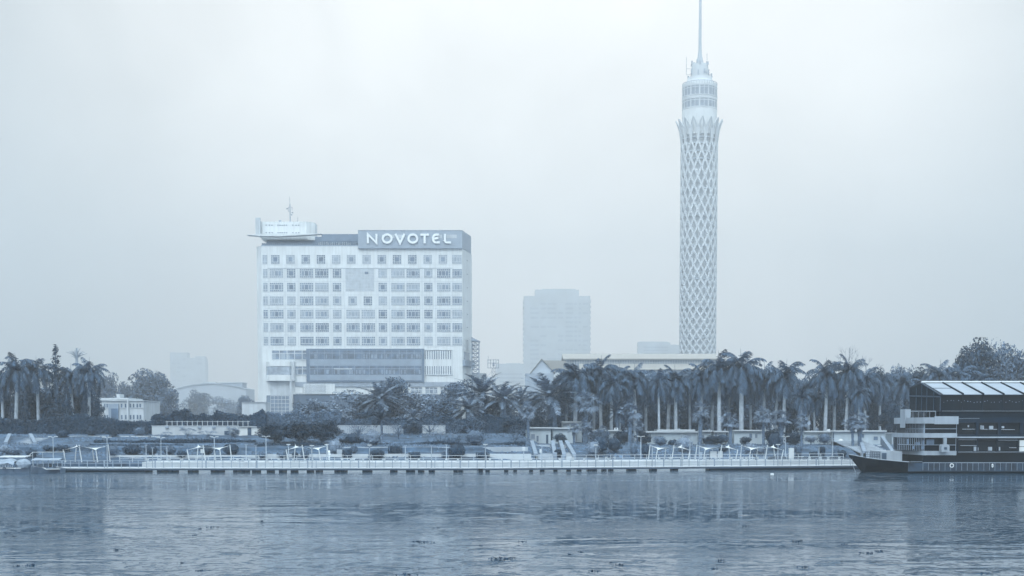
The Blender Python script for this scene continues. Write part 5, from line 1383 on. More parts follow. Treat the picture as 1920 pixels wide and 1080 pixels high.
for px, top, st, wh_, t in [(100, 820, 'double', 'p', 'tall twin-headed lamp at the left end of the pontoon, above the moored boat'), (201, 821, 'double', 'p', 'tall twin-headed lamp right of the first shade sails'), (286, 840, 'thin', 'p', 'slim lamp on the pontoon between the second and third round topiary'), (379, 842, 'sign', 'p', 'lamp with boxy head in front of the second shade sails'), (480, 835, 'thin', 'p', 'slim lamp left of the small ragged bush'),
        (585, 836, 'single', 'p', 'lamp standing in front of the third shade sails'), (693, 835, 'single', 'p', 'lamp left of the wide flat-clipped bush'), (809, 836, 'thin', 'p', 'slim lamp left of the biggest ball bush'), (910, 834, 'single', 'p', 'lamp in front of the low square bush under the flat-topped tree'), (1016, 838, 'thin', 'p', 'slim lamp in front of the stone steps'), (1117, 835, 'single', 'p', 'dark-headed lamp below the low fan palms'),
        (1223, 838, 'thin', 'p', 'slim lamp at the left pole of the fourth shade sails'), (1279, 838, 'thin', 'p', 'slim lamp at the right end of the fourth shade sails'), (1311, 836, 'thin', 'p', 'slim lamp at the left pole of the fifth shade sails'), (1389.5, 837, 'thin', 'p', 'slim lamp between the fifth and sixth shade sails'), (1458.5, 834, 'single', 'p', 'lamp at the right end of the last shade sails'), (1535.5, 838, 'thin', 'p', 'slim lamp between the cube topiaries'),
        (302, 821.5, 'double', 'q', 'tall twin-headed lamp on the quay among the left topiaries'), (274, 835, 'thin', 'q', 'short lamp beside the second round topiary'), (313, 837, 'thin', 'q', 'short lamp beside the third round topiary'), (402, 820, 'double', 'q', 'tall twin-headed lamp behind the second shade sails'), (461.5, 834, 'thin', 'q', 'short lamp below the kiosk'), (499, 819, 'double', 'q', 'tall twin-headed lamp before the merged ficus trees'), (541, 834, 'single', 'q', 'short lamp at the left pole of the third shade sails'), (612.5, 834, 'single', 'q', 'short lamp right of the third shade sails'),
        (760, 836, 'thin', 'q', 'short lamp right of the flat-topped topiary'), (837, 834, 'thin', 'q', 'short lamp before the pale square bush'), (982, 838, 'sign', 'q', 'short boxy lamp left of the stone steps'), (1014, 842, 'sign', 'q', 'boxy lamp on the stone steps'), (1201.5, 819, 'double', 'q', 'tall twin-headed lamp left of the fourth shade sails'), (1293.5, 820, 'thin', 'q', 'tall thin lamp in front of the round tree-like bush'), (1472.5, 819, 'double', 'q', 'tall twin-headed lamp before the broad fan palm'), (1561, 822, 'thin', 'q', 'tall thin lamp above the right-hand cube pair'), (1649, 836, 'single', 'q', 'curved-head lamp behind the ship\'s bow')]:
    lamp(px, top, st, wh_, t)

# ------------------------------------------------------------------ people
def person(label, px, Y, base, h, pose, m_top, m_leg, rz=0):
    x = wx(px, Y, 860)
    import bmesh
    s = h / 1.72
    if pose == 'stand':
        J = {'pel': (0, 0, .95, .15), 'che': (0, 0, 1.28, .17), 'nec': (0, 0, 1.47, .07), 'hea': (0, -.02, 1.60, .105), 'top': (0, -.01, 1.70, .08),
             'ls': (-.19, 0, 1.40, .075), 'le': (-.25, 0, 1.12, .05), 'lw': (-.26, -.06, .88, .035), 'lh': (-.26, -.09, .79, .03), 'rs': (.19, 0, 1.40, .075), 're': (.25, 0, 1.12, .05), 'rw': (.26, -.06, .88, .035), 'rh': (.26, -.09, .79, .03),
             'lk': (-.11, -.02, .50, .07), 'la': (-.12, .02, .08, .045), 'lf': (-.13, -.14, .04, .04), 'rk': (.11, -.02, .50, .07), 'ra': (.12, .02, .08, .045), 'rf': (.13, -.14, .04, .04)}
    else:
        J = {'pel': (0, 0, .50, .16), 'che': (0, -.03, .83, .17), 'nec': (0, -.05, 1.02, .07), 'hea': (0, -.09, 1.15, .105), 'top': (0, -.08, 1.25, .08),
             'ls': (-.19, -.03, .95, .075), 'le': (-.23, -.12, .70, .05), 'lw': (-.15, -.32, .58, .035), 'lh': (-.13, -.39, .56, .03), 'rs': (.19, -.03, .95, .075), 're': (.23, -.12, .70, .05), 'rw': (.15, -.32, .58, .035), 'rh': (.13, -.39, .56, .03),
             'lk': (-.12, -.44, .50, .075), 'la': (-.12, -.42, .08, .045), 'lf': (-.13, -.57, .04, .04), 'rk': (.12, -.44, .50, .075), 'ra': (.12, -.40, .08, .045), 'rf': (.13, -.56, .04, .04)}
    E = [('pel', 'che'), ('che', 'nec'), ('nec', 'hea'), ('hea', 'top'), ('che', 'ls'), ('ls', 'le'), ('le', 'lw'), ('lw', 'lh'), ('che', 'rs'), ('rs', 're'), ('re', 'rw'), ('rw', 'rh'), ('pel', 'lk'), ('lk', 'la'), ('la', 'lf'), ('pel', 'rk'), ('rk', 'ra'), ('ra', 'rf')]
    ks_ = list(J); fing = []
    for sd in ('l', 'r'):
        w_ = Vector(J[sd + 'h'][:3])
        for q in range(4): fing.append((sd + 'h', w_ + Vector((0, -.03 - .004 * q, -.075 + .006 * abs(q - 1))) + Vector((.0, .02 * (q - 1.5), 0))))
        fing.append((sd + 'w', w_ + Vector((.03 if sd == 'l' else -.03, -.03, .02))))
    me = bpy.data.meshes.new('person')
    vs = [Vector(J[k][:3]) * s for k in ks_] + [f[1] * s for f in fing]
    es = [(ks_.index(a), ks_.index(b)) for a, b in E] + [(ks_.index(f[0]), len(ks_) + i) for i, f in enumerate(fing)]
    me.from_pydata(vs, es, [])
    o = bpy.data.objects.new('person', me); COL.objects.link(o); o.location = (x, Y, base); o.rotation_euler = (0, 0, rz)
    sk = o.modifiers.new('skin', 'SKIN'); sk.use_smooth_shade = True
    rad = [J[k][3] * s for k in ks_] + [.011 * s] * len(fing)
    for i, r in enumerate(rad): me.skin_vertices[0].data[i].radius = (r, r * .85); me.skin_vertices[0].data[i].use_root = (i == 0)
    ss = o.modifiers.new('sub', 'SUBSURF'); ss.levels = 1; ss.render_levels = 1
    me.materials.append(m_top)
    tag(o, label, 'person')
    hd = MB(); c = Vector(J['hea'][:3]) * s + Vector((0, .012, .03)) * s
    hd.lathe([(.10 * s, c.z - .02), (.118 * s, c.z + .03), (.10 * s, c.z + .09), (.04 * s, c.z + .125)], (c.x, c.y), 10)
    h_ = hd.build('hair', M_steeld); h_.parent = o
    return o
M_clothw = mat('white_cloth', grey(.75), .8, .05, 2); M_clothd = mat('dark_cloth', grey(.05), .8, .1, 2)
person('person in white standing on the quay right of the third shade sails', 617, 207, 1.12, 1.72, 'stand', M_clothw, M_clothd, R(60))
person('person in dark clothes sitting on the quay edge, left of a pair', 1141, 213, 1.12, 1.7, 'sit', M_clothd, M_clothd, R(10))
person('person in dark clothes sitting on the quay edge, right of a pair', 1149, 213.4, 1.12, 1.7, 'sit', M_clothd, M_clothd, R(-20))
person('person with dark top sitting under the last shade sails', 1412, 211, 1.12, 1.7, 'sit', M_clothd, M_clothw, R(70))
for px in (1140.5, 1149.5): 
    o = bpy.data.objects.new('bench', bmesh_); COL.objects.link(o); o.location = (wx(px, 213), 213.25, 1.12); o.scale = (.4, 1, .95); tag(o, 'short bench carrying the seated pair in dark clothes, ' + ('left half' if px < 1145 else 'right half'), 'bench')
o = bpy.data.objects.new('bench', bmesh_); COL.objects.link(o); o.location = (wx(1412, 211), 211, 1.12); o.scale = (.5, 1, .9); tag(o, 'short bench under the last shade sails with a seated person', 'bench')
# ------------------------------------------------------------------ restaurant ship
YS = 184.0
SX = lambda px, Y=YS: wx(px, Y, 800)
SZ = lambda py, Y=YS: wz(py, Y)
XE = SX(1920) + 14                       # the ship runs on past the right edge of the frame
ship = thing('restaurant_ship', 'dark four-deck restaurant ship with raked bow and pale glazed roof, moored at the right', 'ship', (SX(1800), YS + 6, 0))
def sb(mb, x0, x1, y0, y1, d0, d1): return mb.box(SX(x0), XE if x1 is None else SX(x1), YS + d0, YS + d1, SZ(y1), SZ(y0))
# hull: stations along x, each a section from keel to sheer, both sides
mb = MB(); W2 = 6.6; yc = YS + 7.0
st = []
for px, top, bot, hw, hwb in [(1593, 852.6, 856.5, .06, .03), (1604, 854.6, 866, .8, .05), (1616, 857, 877, 1.7, .12), (1628, 859.2, 889, 2.6, .4), (1650, 862, 892, 4.0, 1.5), (1678, 864.6, 892, 5.4, 3.2), (1706, 867, 892, 6.4, 5.2), (1740, 877.5, 892, 6.8, 6.4), (1765, 882.5, 892, 6.9, 6.7)]:
    st.append((SX(px, yc - hw), wz(top, yc - hw), min(wz(bot, yc - hw), -.25 if bot > 888 else 99), hw, hwb))
st.append((XE, SZ(882.5), SZ(892), 6.9, 6.7))
for i, (x, zt, zb, hw, hwb) in enumerate(st):
    zm = zb + (zt - zb) * .5; hm_ = hwb + (hw - hwb) * .62
    mb.v += [(x, yc - hw, zt), (x, yc - hm_, zm), (x, yc - hwb, zb), (x, yc + hwb, zb), (x, yc + hm_, zm), (x, yc + hw, zt)]
for i in range(len(st) - 1):
    for k in range(6):
        a, b = i * 6 + k, i * 6 + (k + 1) % 6
        mb.f.append((a, b, b + 6, a + 6)); mb.m.append(0)
mb.f.append((5, 4, 3, 2, 1, 0)); mb.m.append(0); e = (len(st) - 1) * 6; mb.f.append(tuple(e + k for k in range(6))); mb.m.append(0)
hull = mb.build('hull', M_hull, ship)
mb = MB(); mb.tube([(st[i][0], yc - st[i][3] - .02, st[i][1] + .05) for i in range(7)], .06, 5); mb.build('rubbing_strake', M_fascia, hull)
mb = MB(); mb.tube([(SX(1617), yc - 1.6, SZ(862)), (SX(1620), yc - 1.4, SZ(876)), (SX(1626), yc - 1.5, SZ(890))], .04, 4); mb.tube([(SX(1613), yc - 1.4, SZ(862)), (SX(1616), yc - 1.3, SZ(876))], .03, 4); mb.build('mooring_line', M_fascia, hull)
# patterned bulwark along the pontoon deck
mb = MB(); sb(mb, 1704, None, 868.2, 884, -.12, .06); bw = mb.build('bulwark', mat('bulwark_panel', grey(.03), .5, .6, .9), ship)
mb = MB(); sb(mb, 1708, 1730, 865.4, 866.2, -.2, -.05); sb(mb, 1731, None, 867.0, 868.1, -.2, .1)
for i in range(24): sb(mb, 1731 + i * 10.4, 1731.5 + i * 10.4, 868.2, 882, -.17, -.122)
mb.build('rail', M_steel, bw)
def ring(px, py, r):
    root = thing('lifebuoy', f'white lifebuoy on the ship\'s side, {"left" if px < 1800 else "right"} one of the two', 'lifebuoy', (SX(px), YS - .3, SZ(py)))
    mb = MB(); pts = []
    for i in range(17):
        t = 2 * math.pi * i / 16; pts.append((SX(px) + r * math.cos(t), YS - .3, SZ(py) + r * math.sin(t)))
    mb.tube(pts, .065, 6, cap=False); mb.build('ring', M_letter, root); return root
ring(1784.7, 872.8, .23); r2 = ring(1861, 873, .2); r2.rotation_euler = (0, 0, R(50))
# decks of the main house (right part)
mb = MB()
mb.box(SX(1795), XE, YS + .9, YS + 13.5, SZ(884), SZ(771)); core_ = mb.build('house_core', M_dark, ship)
glz = MB()
sb(glz, 1793, None, 850, 867.5, .4, .55); sb(glz, 1796, None, 826, 846, .4, .55); sb(glz, 1796, None, 793, 814, .4, .55)
gz1 = glz.build('glazing', M_shipg, ship)
mb = MB(); sb(mb, 1793, None, 782, 792.5, .0, .88); sb(mb, 1793, None, 814.3, 818, .0, .88); sb(mb, 1793, None, 846.6, 849.2, -.1, .88)
for x in (1833, 1875, 1916, 1958): sb(mb, x - 2.6, x + 2.6, 792.6, 814.2, .1, .9)
for x in (1797, 1834, 1871, 1911, 1948): sb(mb, x - .6, x + .6, 822, 846.5, .1, .5)
mb.build('deck_structure', mat('ship_structure', grey(.016), .6, .25, .5, spec=.06), ship)
mb = MB(); sb(mb, 1795, None, 818.6, 821.3, -.14, .2); sb(mb, 1797, None, 847.2, 847.9, -.22, -.11); sb(mb, 1796, 1836, 784.2, 784.7, -.05, -.01); build_each(mb, 'white_rail', M_fascia, ship)
mb = MB()
for a, b, y in ((1797, 1833, 824.5), (1874, 1911, 825.4), (1803, 1833, 835.4), (1806, 1830, 804.6), (1840, 1853, 804.9), (1855, 1871, 805), (1879, 1904, 805.4), (1895, 1908, 839.5)): sb(mb, a, b, y - .45, y + .45, .2, .39)
for a, b, c, d in ((1839.5, 1842, 797.5, 804.5), (1843, 1846, 798, 804.5), (1856, 1863.5, 798.5, 805), (1816, 1818, 797, 801), (1828, 1832.5, 837.5, 845.5), (1834.5, 1836.5, 839, 845), (1855, 1862, 838, 845), (1875, 1877.5, 838, 845), (1879.5, 1884, 799, 803)): sb(mb, a, b, c, d, .2, .385)
build_each(mb, 'furniture', M_fascia, ship)
mb = MB(); sb(mb, 1913, 1945, 825.5, 837, .05, .3); sb(mb, 1913, 1945, 838, 846.3, .05, .3); build_each(mb, 'white_screen', M_white, ship)
# rounded forward balconies
def bowplan(px_front, px_side=1793, d_out=.35, far=13.0):
    """rounded plan outline of a forward deck, counter-clockwise from the side wall"""
    xf = SX(px_front, YS + 6); xs2 = SX(px_side); P = []
    n = 14; a0 = SX(px_side) - 4.2
    for i in range(n + 1):
        t = math.pi / 2 * (1 - i / n)      # from the side sweep to the bow
        P.append((a0 - (a0 - xf) * math.cos(t), YS - d_out + (6.5 + d_out) * (1 - math.sin(t))))
    Q = [(x, 2 * (YS + 6.7) - y) for x, y in P][::-1]
    return ([(xs2, YS - d_out)] + P + Q + [(xs2, YS + far)])[::-1]
def ringwall(name, px_front, y0, y1, m, d_out=.35, th=None, parent=ship):
    poly = bowplan(px_front, d_out=d_out); mb = MB(); mb.prism(poly, SZ(y1), SZ(y0)); return mb.build(name, m, parent)
f3 = ringwall('fascia', 1699, 845.5, 853.5, M_fascia, .30); g2 = ringwall('glazing', 1690, 820.8, 845.4, M_shipg, -.15); f2 = ringwall('fascia', 1689, 812.2, 820.7, M_fascia, .42); g3 = ringwall('glazing', 1704, 794.2, 812.1, M_shipg, .0)
f1 = ringwall('fascia', 1695, 782.6, 794.1, M_fascia, .40); lowg = ringwall('glazing', 1708, 853.6, 872, M_shipd, -.3)
mb = MB(); sb(mb, 1750, 1795, 780.5, 795.3, -.46, -.405); mb.build('panel', M_fascia, f1)
mb = MB(); mb.slab_yz([(YS + 5.2, SZ(802, YS + 6)), (YS + 7.6, SZ(802, YS + 6)), (YS + 7.6, SZ(767.5, YS + 6)), (YS + 5.2, SZ(767.5, YS + 6))], SX(1693.5, YS + 6), SX(1694.5, YS + 6)); mb.box(SX(1694.5, YS + 6), SX(1704, YS + 6), YS + 5.2, YS + 5.5, SZ(790, YS + 6), SZ(767.5, YS + 6)); mb.build('wing_panel', M_fascia, ship)
mb = MB()
for poly, y0, y1, n in ((bowplan(1690, d_out=-.05), 821, 845.3, 3), (bowplan(1704, d_out=.1), 794.3, 812, 2)):
    for q in range(0, len(poly)):
        x, y = poly[q]
        if y < YS + 8: mb.tube([(x, y, SZ(y1)), (x, y, SZ(y0))], .04, 4)
    pts = [p for p in poly if p[1] < YS + 8]
    zz = SZ(y0 + (y1 - y0) * .55); mb.tube([(x, y, zz) for x, y in pts], .045, 4)
mb.build('mullion', M_steel, ship)
mb = MB()
for a, b, c, d in ((1701, 1705, 823, 833), (1717, 1726, 829, 834), (1730, 1733, 825, 834), (1738, 1752, 824, 834), (1729, 1733, 836, 842), (1712, 1715, 836, 842)): sb(mb, a, b, c, d, -.02, .1)
build_each(mb, 'interior_screen', mat('interior_tone', grey(.13), .6, .3, 1), ship)
# hanging white box unit
mb = MB(); mb.slab_xz([(SX(1759.6), SZ(847)), (SX(1774.5), SZ(847)), (SX(1774.5), SZ(836)), (SX(1772), SZ(833)), (SX(1762), SZ(833)), (SX(1759.6), SZ(836))], YS - 1.5, YS - .45); hb_ = mb.build('ventilation_box', M_fascia, ship)
mb = MB(); sb(mb, 1764.5, 1769.5, 838, 842.5, -1.56, -1.502); mb.build('opening', M_steeld, hb_)
mb = MB(); sb(mb, 1765, 1770.5, 821, 833, -1.2, -.8); mb.build('duct', M_fascia, hb_)
# foredeck cabin and railing cage
fd = MB(); fd.prism([(SX(1668), YS + 4.2), (SX(1706), YS + 3.4), (SX(1706), YS + 10), (SX(1668), YS + 10)], SZ(868), SZ(847)); fc = fd.build('foredeck_cabin', M_fascia, ship)
mb = MB(); mb.prism([(SX(1670), YS + 4.05), (SX(1678), YS + 3.9), (SX(1678), YS + 4.1), (SX(1670), YS + 4.25)], SZ(864), SZ(850.5)); mb.build('door', M_steeld, fc)
mb = MB()
for i in range(9):
    px = 1640 + i * 3.4; mb.tube([(SX(px), YS + 4.5, SZ(862)), (SX(px), YS + 4.5, SZ(848.5))], .035, 4)
for y in (848.5, 853, 857): mb.tube([(SX(1640), YS + 4.5, SZ(y)), (SX(1667), YS + 4.5, SZ(y))], .03, 4)
mb.build('foredeck_railing', M_steeld, ship)
# upper saloon and its glazed roof
XL = SX(1763)
YR, YB2 = YS + 9.0, YS + 14.3
zE = SZ(740.5); zR = wz(717.5, YR); zB = wz(726, YB2); zF = SZ(772)
mb = MB(); mb.slab_yz([(YS, zF), (YS, zE - .1), (YR, zR - .15), (YB2, zB - .1), (YB2, zF)], XL, XE); sal = mb.build('saloon', M_shipg, ship)
mb = MB(); mb.slab_yz([(YS - .35, zE), (YR, zR), (YB2 + .2, zB), (YB2 + .2, zB - .09), (YR, zR - .1), (YS - .35, zE - .1)], XL - .1, XE); rf = mb.build('roof', M_shipd, ship)
mb = MB()
xb = SX(1803)
bays = [XL] + [xb + i * (SX(1841) - xb) for i in range(14)]
bays = [xb - (SX(1841) - xb)] + bays[1:]
for a, b in zip(bays, bays[1:]):
    a = max(a, XL)
    for u0, u1 in (((.0, .46), (.52, .90)) if a <= XL + .5 else ((.0, .90),)):
        q = []
        for (x, u) in ((a + .14, u0), (b - .14, u0), (b - .14, u1), (a + .14, u1)):
            q.append((x, YS - .3 + (YR - YS + .3) * u, zE + (zR - zE) * u + .03))
        mb.add(q + [(x, y, z + .05) for x, y, z in q], [(3, 2, 1, 0), (4, 5, 6, 7), (0, 1, 5, 4), (1, 2, 6, 5), (2, 3, 7, 6), (3, 0, 4, 7)])
mb.build('roof_panel', mat('ship_roof_panel', grey(.27), .4, .08, .6), rf)
mb = MB(); u = .955; mb.tube([(XL - .1, YS + (YR - YS) * u, zE + (zR - zE) * u + .12), (XE, YS + (YR - YS) * u, zE + (zR - zE) * u + .12)], .22, 6); mb.build('ridge_cap', M_roofp, rf)
mb = MB()
for b in bays[1:]:
    mb.tube([(b, YS - .45, zE + .12), (b, YR - .3, zR + .06)], .12, 5)
    mb.tube([(b, YS - .06, zE - .1), (b, YS - .06, zF)], .08, 5)
mb.build('roof_beam', M_shipd, rf)
mb = MB(); 
for y in (YS, YS + 2.9, YS + 6, YS + 8.4, YS + 11, YB2): mb.tube([(XL - .05, y, zF), (XL - .05, y, (zE + (zR - zE) * min(1, (y - YS) / (YR - YS)) if y < YR else zB) - .15)], .06, 5)
mb.tube([(XL - .06, YS, SZ(744)), (XL - .06, YB2, wz(742.5, YB2))], .09, 5); mb.tube([(XL - .02, YS, zE), (XL - .02, YR, zR), (XL - .02, YB2, zB)], .1, 5); mb.build('end_frame', mat('saloon_frame', grey(.05), .5, .1), sal)
mb = MB()
for i in range(26):
    px = 1768 + i * 6.4 + rnd.uniform(-2, 2); py = 753 + rnd.uniform(-2, 2); sb(mb, px, px + rnd.uniform(.8, 2), py - rnd.uniform(.5, 1.3), py + .6, -.03, -.005)
mb.build('painted_glint', mat('glass_glint', grey(.16), .4, .3, 1), sal)  # small pale marks paint glints onto the saloon glass
mb = MB(); sb(mb, 1762, None, 770.8, 772.2, -.12, .05); sb(mb, 1762, None, 772.3, 781.5, .05, .12); mb.build('saloon_rail', M_shipd, ship)
mb = MB(); sb(mb, 1765, None, 770.4, 770.9, -.2, -.12)
mb.tube([(XL - .5, YS + .5, SZ(771)), (XL - .6, YB2, wz(771, YB2))], .05, 4)
for i in range(6): mb.tube([(XL - .5, YS + .5 + i * 2.6, SZ(782)), (XL - .5, YS + .5 + i * 2.6, SZ(771))], .04, 4)
mb.build('top_rail', M_fascia, ship)
mb = MB(); mb.prism([(XL - .2, YS), (XE, YS), (XE, YB2), (XL - .2, YB2)][::1], SZ(782.5), SZ(780)); mb.build('upper_deck', M_shipd, ship)
mb = MB(); mb.slab_yz([(YR + 1.5, wz(716.5, YR + 3)), (YR + 6, wz(714, YR + 6)), (YR + 6, wz(713, YR + 6)), (YR + 1.5, wz(715.3, YR + 3))], SX(1712, YR + 5), SX(1790, YR + 5)); mb.build('rear_awning', M_shipd, ship)
mb = MB()
for i in range(5): mb.tube([(SX(1716 + i * 18, YR + 5), YR + 3, zB - .3), (SX(1716 + i * 18, YR + 5), YR + 3, wz(715.6, YR + 4))], .05, 4)
build_each(mb, 'awning_post', M_shipd, ship)

# ------------------------------------------------------------------ small boats on the left
YL = 183.0
LX = lambda px: wx(px, YL, 870)
LZ = lambda py: wz(py, YL)
zw = LZ(885.5)
def hull_mb(px0, px1, top, sheer0, sheer1, hw, yc):
    mb = MB(); n = 10; rows = []
    for i in range(n + 1):
        f = i / n; x = LX(px0 + (px1 - px0) * f); prof = math.sin(math.pi * min(1, .12 + f * .88 + .0)) ** .5 if f > .5 else 1
        taper = 1 if f < .62 else max(.06, 1 - ((f - .62) / .38) ** 1.7)
        zt = LZ(top) + (sheer1 * max(0, (f - .6) / .4) ** 2 + sheer0 * max(0, (.3 - f) / .3) ** 2)
        mb.v += [(x, yc - hw * taper, zt), (x, yc - hw * taper * .8, -.15), (x, yc + hw * taper * .8, -.15), (x, yc + hw * taper, zt)]
    for i in range(n):
        for k in range(4):
            a, b = i * 4 + k, i * 4 + (k + 1) % 4; mb.f.append((a, b, b + 4, a + 4)); mb.m.append(0)
    mb.f.append((3, 2, 1, 0)); mb.m.append(0); mb.f.append(tuple(n * 4 + k for k in range(4))); mb.m.append(0)
    return mb
b1 = thing('tour_boat', 'open tour boat with white tarpaulin canopy and covered bow, at the left edge', 'boat', (LX(15), YL + 1, 0))
hull_mb(-30, 48, 876.5, .1, .35, 1.3, YL + 1.2).build('hull', M_cwall, b1)
mb = MB(); mb.box(LX(-30), LX(40), YL - .16, YL - .08, LZ(878.6), LZ(877)); mb.build('rubbing_strake', M_metalw, b1)
mb = MB()
pts = [(LX(-30), YL), (LX(20), YL)]
n = 12; vs = []
for i in range(n + 1):
    f = i / n; x = LX(-30 + 56 * f); sag = .10 * math.sin(f * 9)
    for y, z in ((YL - .25, LZ(869)), (YL + .2, LZ(863)), (YL + 1.2, LZ(860.5)), (YL + 2.4, LZ(863.5)), (YL + 2.7, LZ(869))): vs.append((x, y, z + sag - .25 * max(0, f - .8) * 5))
fs = [(i * 5 + k, (i + 1) * 5 + k, (i + 1) * 5 + k + 1, i * 5 + k + 1) for i in range(n) for k in range(4)]
mb.add(vs, fs); mb.add([(x, y, z - .05) for x, y, z in vs], [f[::-1] for f in fs]); mb.build('canopy', M_tarp, b1)
for x in (-10, 4, 16):
    mb = MB(); mb.tube([(LX(x), YL, LZ(877)), (LX(x), YL, LZ(866))], .04, 5); mb.build('canopy_post', M_steel, b1)
mb = MB(); rg = random.Random(4)
c = Vector((LX(38), YL + 1.0, LZ(869.5))); prof = [(.85, -.55), (1.0, -.1), (.85, .3), (.5, .52), (.08, .6)]
mb.lathe([(r, c.z + z) for r, z in prof], (c.x, c.y), 12); mb.v = [(x * 1 + rg.uniform(-.06, .06), y + rg.uniform(-.06, .06), z + rg.uniform(-.05, .05)) for x, y, z in mb.v]; mb.build('bow_cover', M_tarp, b1)
mb = MB()
for i in range(9): mb.tube([(LX(-2 + i * 3.2), YL - .1, LZ(876.5)), (LX(-2 + i * 3.2), YL - .1, LZ(871.5))], .025, 4)
mb.tube([(LX(-5), YL - .1, LZ(871.5)), (LX(26), YL - .1, LZ(871.5))], .03, 4); mb.build('rail', M_metalw, b1)
ty = thing('tyre_fender', 'dark tyre fender hanging on the left tour boat', 'fender', (LX(9), YL - .2, LZ(878.5)))
mb = MB(); mb.tube([(LX(9) + .17 * math.cos(R(a)), YL - .22, LZ(878.5) + .17 * math.sin(R(a))) for a in range(0, 361, 30)], .07, 6, cap=False); mb.build('tyre', M_steeld, ty)
YL2 = 186.0
b2 = thing('tour_boat', 'flat-roofed tour boat with dark cabin and white stern platform, right of the canopied boat', 'boat', (LX(72), YL2 + 1, 0))
mb = hull_mb(100, 40, 877.5, -.2, .2, 1.3, YL2 + .8); mb.build('hull', M_cwall, b2)
mb = MB(); mb.slab_yz([(YL2 - .7, LZ(863.5)), (YL2 + .8, LZ(860.2)), (YL2 + 2.2, LZ(863)), (YL2 + 2.2, LZ(864)), (YL2 + .8, LZ(861.4)), (YL2 - .7, LZ(864.6))], LX(47), LX(99)); mb.build('roof', M_tarp, b2)
mb = MB(); mb.box(LX(69), LX(78), YL2 - .3, YL2 + 1.5, LZ(877), LZ(871)); mb.box(LX(86), LX(95), YL2 - .3, YL2 + 1.5, LZ(877), LZ(870.5)); build_each(mb, 'seat_block', M_steeld, b2)
for x in (50, 58, 69, 79, 86, 96):
    mb = MB(); mb.tube([(LX(x), YL2 - .45, LZ(877.5)), (LX(x), YL2 - .45, LZ(863.5))], .05, 5); mb.build('roof_post', M_steel, b2)
mb = MB(); mb.box(LX(51), LX(68), YL2 + .4, YL2 + .5, LZ(876), LZ(871)); mb.build('screen', M_tarp, b2)
mb = MB(); mb.box(LX(78), LX(102), YL2 - 1.2, YL2 - .5, LZ(881), LZ(879.6)); mb.slab_xz([(LX(70), LZ(877.5)), (LX(73), LZ(877.5)), (LX(80), LZ(881)), (LX(78), LZ(881.5))], YL2 - 1.2, YL2 - .9); mb.tube([(LX(101.5), YL2 - 1.1, LZ(880)), (LX(101.5), YL2 - 1.1, LZ(876.5)), (LX(96), YL2 - 1.1, LZ(876.5))], .04, 5); mb.build('stern_platform', M_metalw, b2)
gw = thing('gangway_rail', 'thin pale handrail rising from the moored boats to the left bank', 'handrail', (wx(60, 192), 192, .6))
mb = MB(); mb.tube([(wx(44, 189, 862), 189, wz(864, 189)), (wx(61, 197, 848), 197, wz(848, 197)), (wx(122, 199, 848), 199, wz(847.6, 199))], .05, 5)
for px in (61, 80, 100, 121): mb.tube([(wx(px, 198, 848), 198, wz(848, 198)), (wx(px, 198, 848), 198, .6)], .035, 4)
mb.build('rail', M_concp, gw)
aw = tag(MB().slab_yz([(190, wz(858, 190)), (193, wz(855.5, 190)), (193, wz(855, 190)), (190, wz(857, 190))], wx(-10, 190), wx(44, 190)).build('awning', M_concp), 'flat pale awning roof behind the canopied boat, at the left edge', 'awning')
mb = MB()
for px in (2, 16, 40): mb.tube([(wx(px, 190), 191, wz(857.3, 190)), (wx(px, 190), 191, .3)], .05, 5)
ap = mb.build('post', M_steel); ap.parent = aw

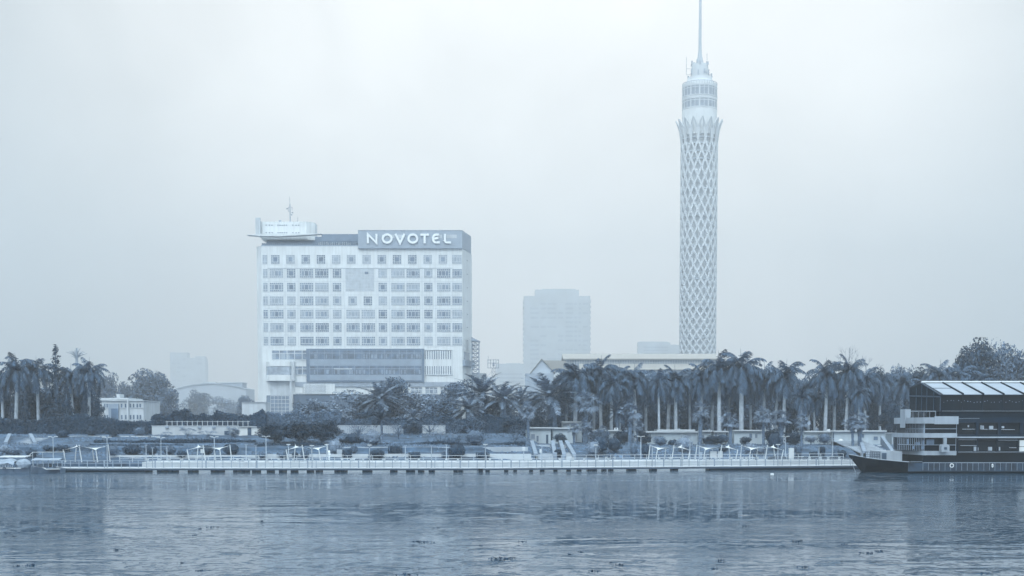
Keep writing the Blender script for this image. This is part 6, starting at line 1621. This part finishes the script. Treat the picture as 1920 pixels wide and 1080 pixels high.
# ------------------------------------------------------------------ things floating on the river
bo = thing('float', 'white rectangular float drifting in front of the right-hand quay', 'float', (W(1448, 889.5, 180).x, 6.2 * 2600 / 89.5, 0))
x = wx(1448, 180, 889); y = CAMZ * 2600 / 89.5; mb = MB(); mb.box(x - .2, x + .2, y - .15, y + .15, -.05, .13); mb.box(x - .1, x + .1, y - .1, y + .1, .13, .16); mb.build('body', M_letter, bo)
WP = [(941, 1048, 1.0), (935, 1052, .6), (795, 1017, .9), (783, 1016, .6), (822, 990, .5), (395, 989, .6), (375, 992, .35), (367, 1004, .3), (61, 1061, .6), (33, 1062, .3), (27, 1006, .3), (10, 1000, .3), (372, 1071, .4), (900, 1024, .35), (981, 1016, .4), (1397, 987, .5), (1494, 1015, .6), (1624, 1038, .7), (1648, 1034, .5), (1340, 1067, .4), (1160, 1060, .5), (1144, 1056, .3), (1350, 1051, .3), (1030, 979, .3), (1068, 1040, .3), (1090, 1036, .3), (490, 977, .3), (670, 948, .35), (1583, 1021, .4), (1684, 995, .3), (1508, 1064, .5), (1850, 1076, .4), (340, 1056, .3), (220, 1032, .3), (760, 1079, .8), (1115, 1072, .6)]
for i, (px, py, s_) in enumerate(WP):
    Y = W(px, py, 100); dep = CAMZ / ((py - 800) / 2600.0); x = wx(px, dep, py); rg = random.Random(i)
    mb = MB()
    for k in range(int(26 * s_ + 8)):
        p = Vector((x + rg.gauss(0, .26 * s_), dep + rg.gauss(0, .2 * s_), rg.uniform(.0, .05) * (.4 + s_ * .8)))
        leaf(mb, p, rand_dir(rg) + Vector((0, 0, .6)), rg.uniform(.03, .065) * (.7 + s_ * .4), rg, .7)
    o = mb.build('floating_plant', M_leafd)
    where = 'left' if px < 640 else 'middle' if px < 1280 else 'right'
    tag(o, 'dark scrap of water plant drifting on the open river', 'water plant', 'drifting water plants')
o = [q for q in COL.objects if q.name.startswith('floating_plant')]
o[0]['label'] = 'largest dark clump of drifting water plant, low in the middle of the river'; del o[0]['group']
#@@MORE@@
# ------------------------------------------------------------------ haze
HAZE = 0.0005
hm = bpy.data.materials.new('haze_air'); hm.use_nodes = True
t_ = hm.node_tree; t_.nodes.clear()
ho = N(t_, 'ShaderNodeOutputMaterial'); hv = N(t_, 'ShaderNodeVolumePrincipled')
hv.inputs['Color'].default_value = (.668, .716, .757, 1); hv.inputs['Density'].default_value = HAZE; hv.inputs['Anisotropy'].default_value = .35
t_.links.new(hv.outputs[0], ho.inputs['Volume'])
mb = MB(); mb.box(-FX - 50, FX + 50, -300, 3800, -4, 500)
hz = mb.build('haze', hm); tag(hz, kind='stuff')
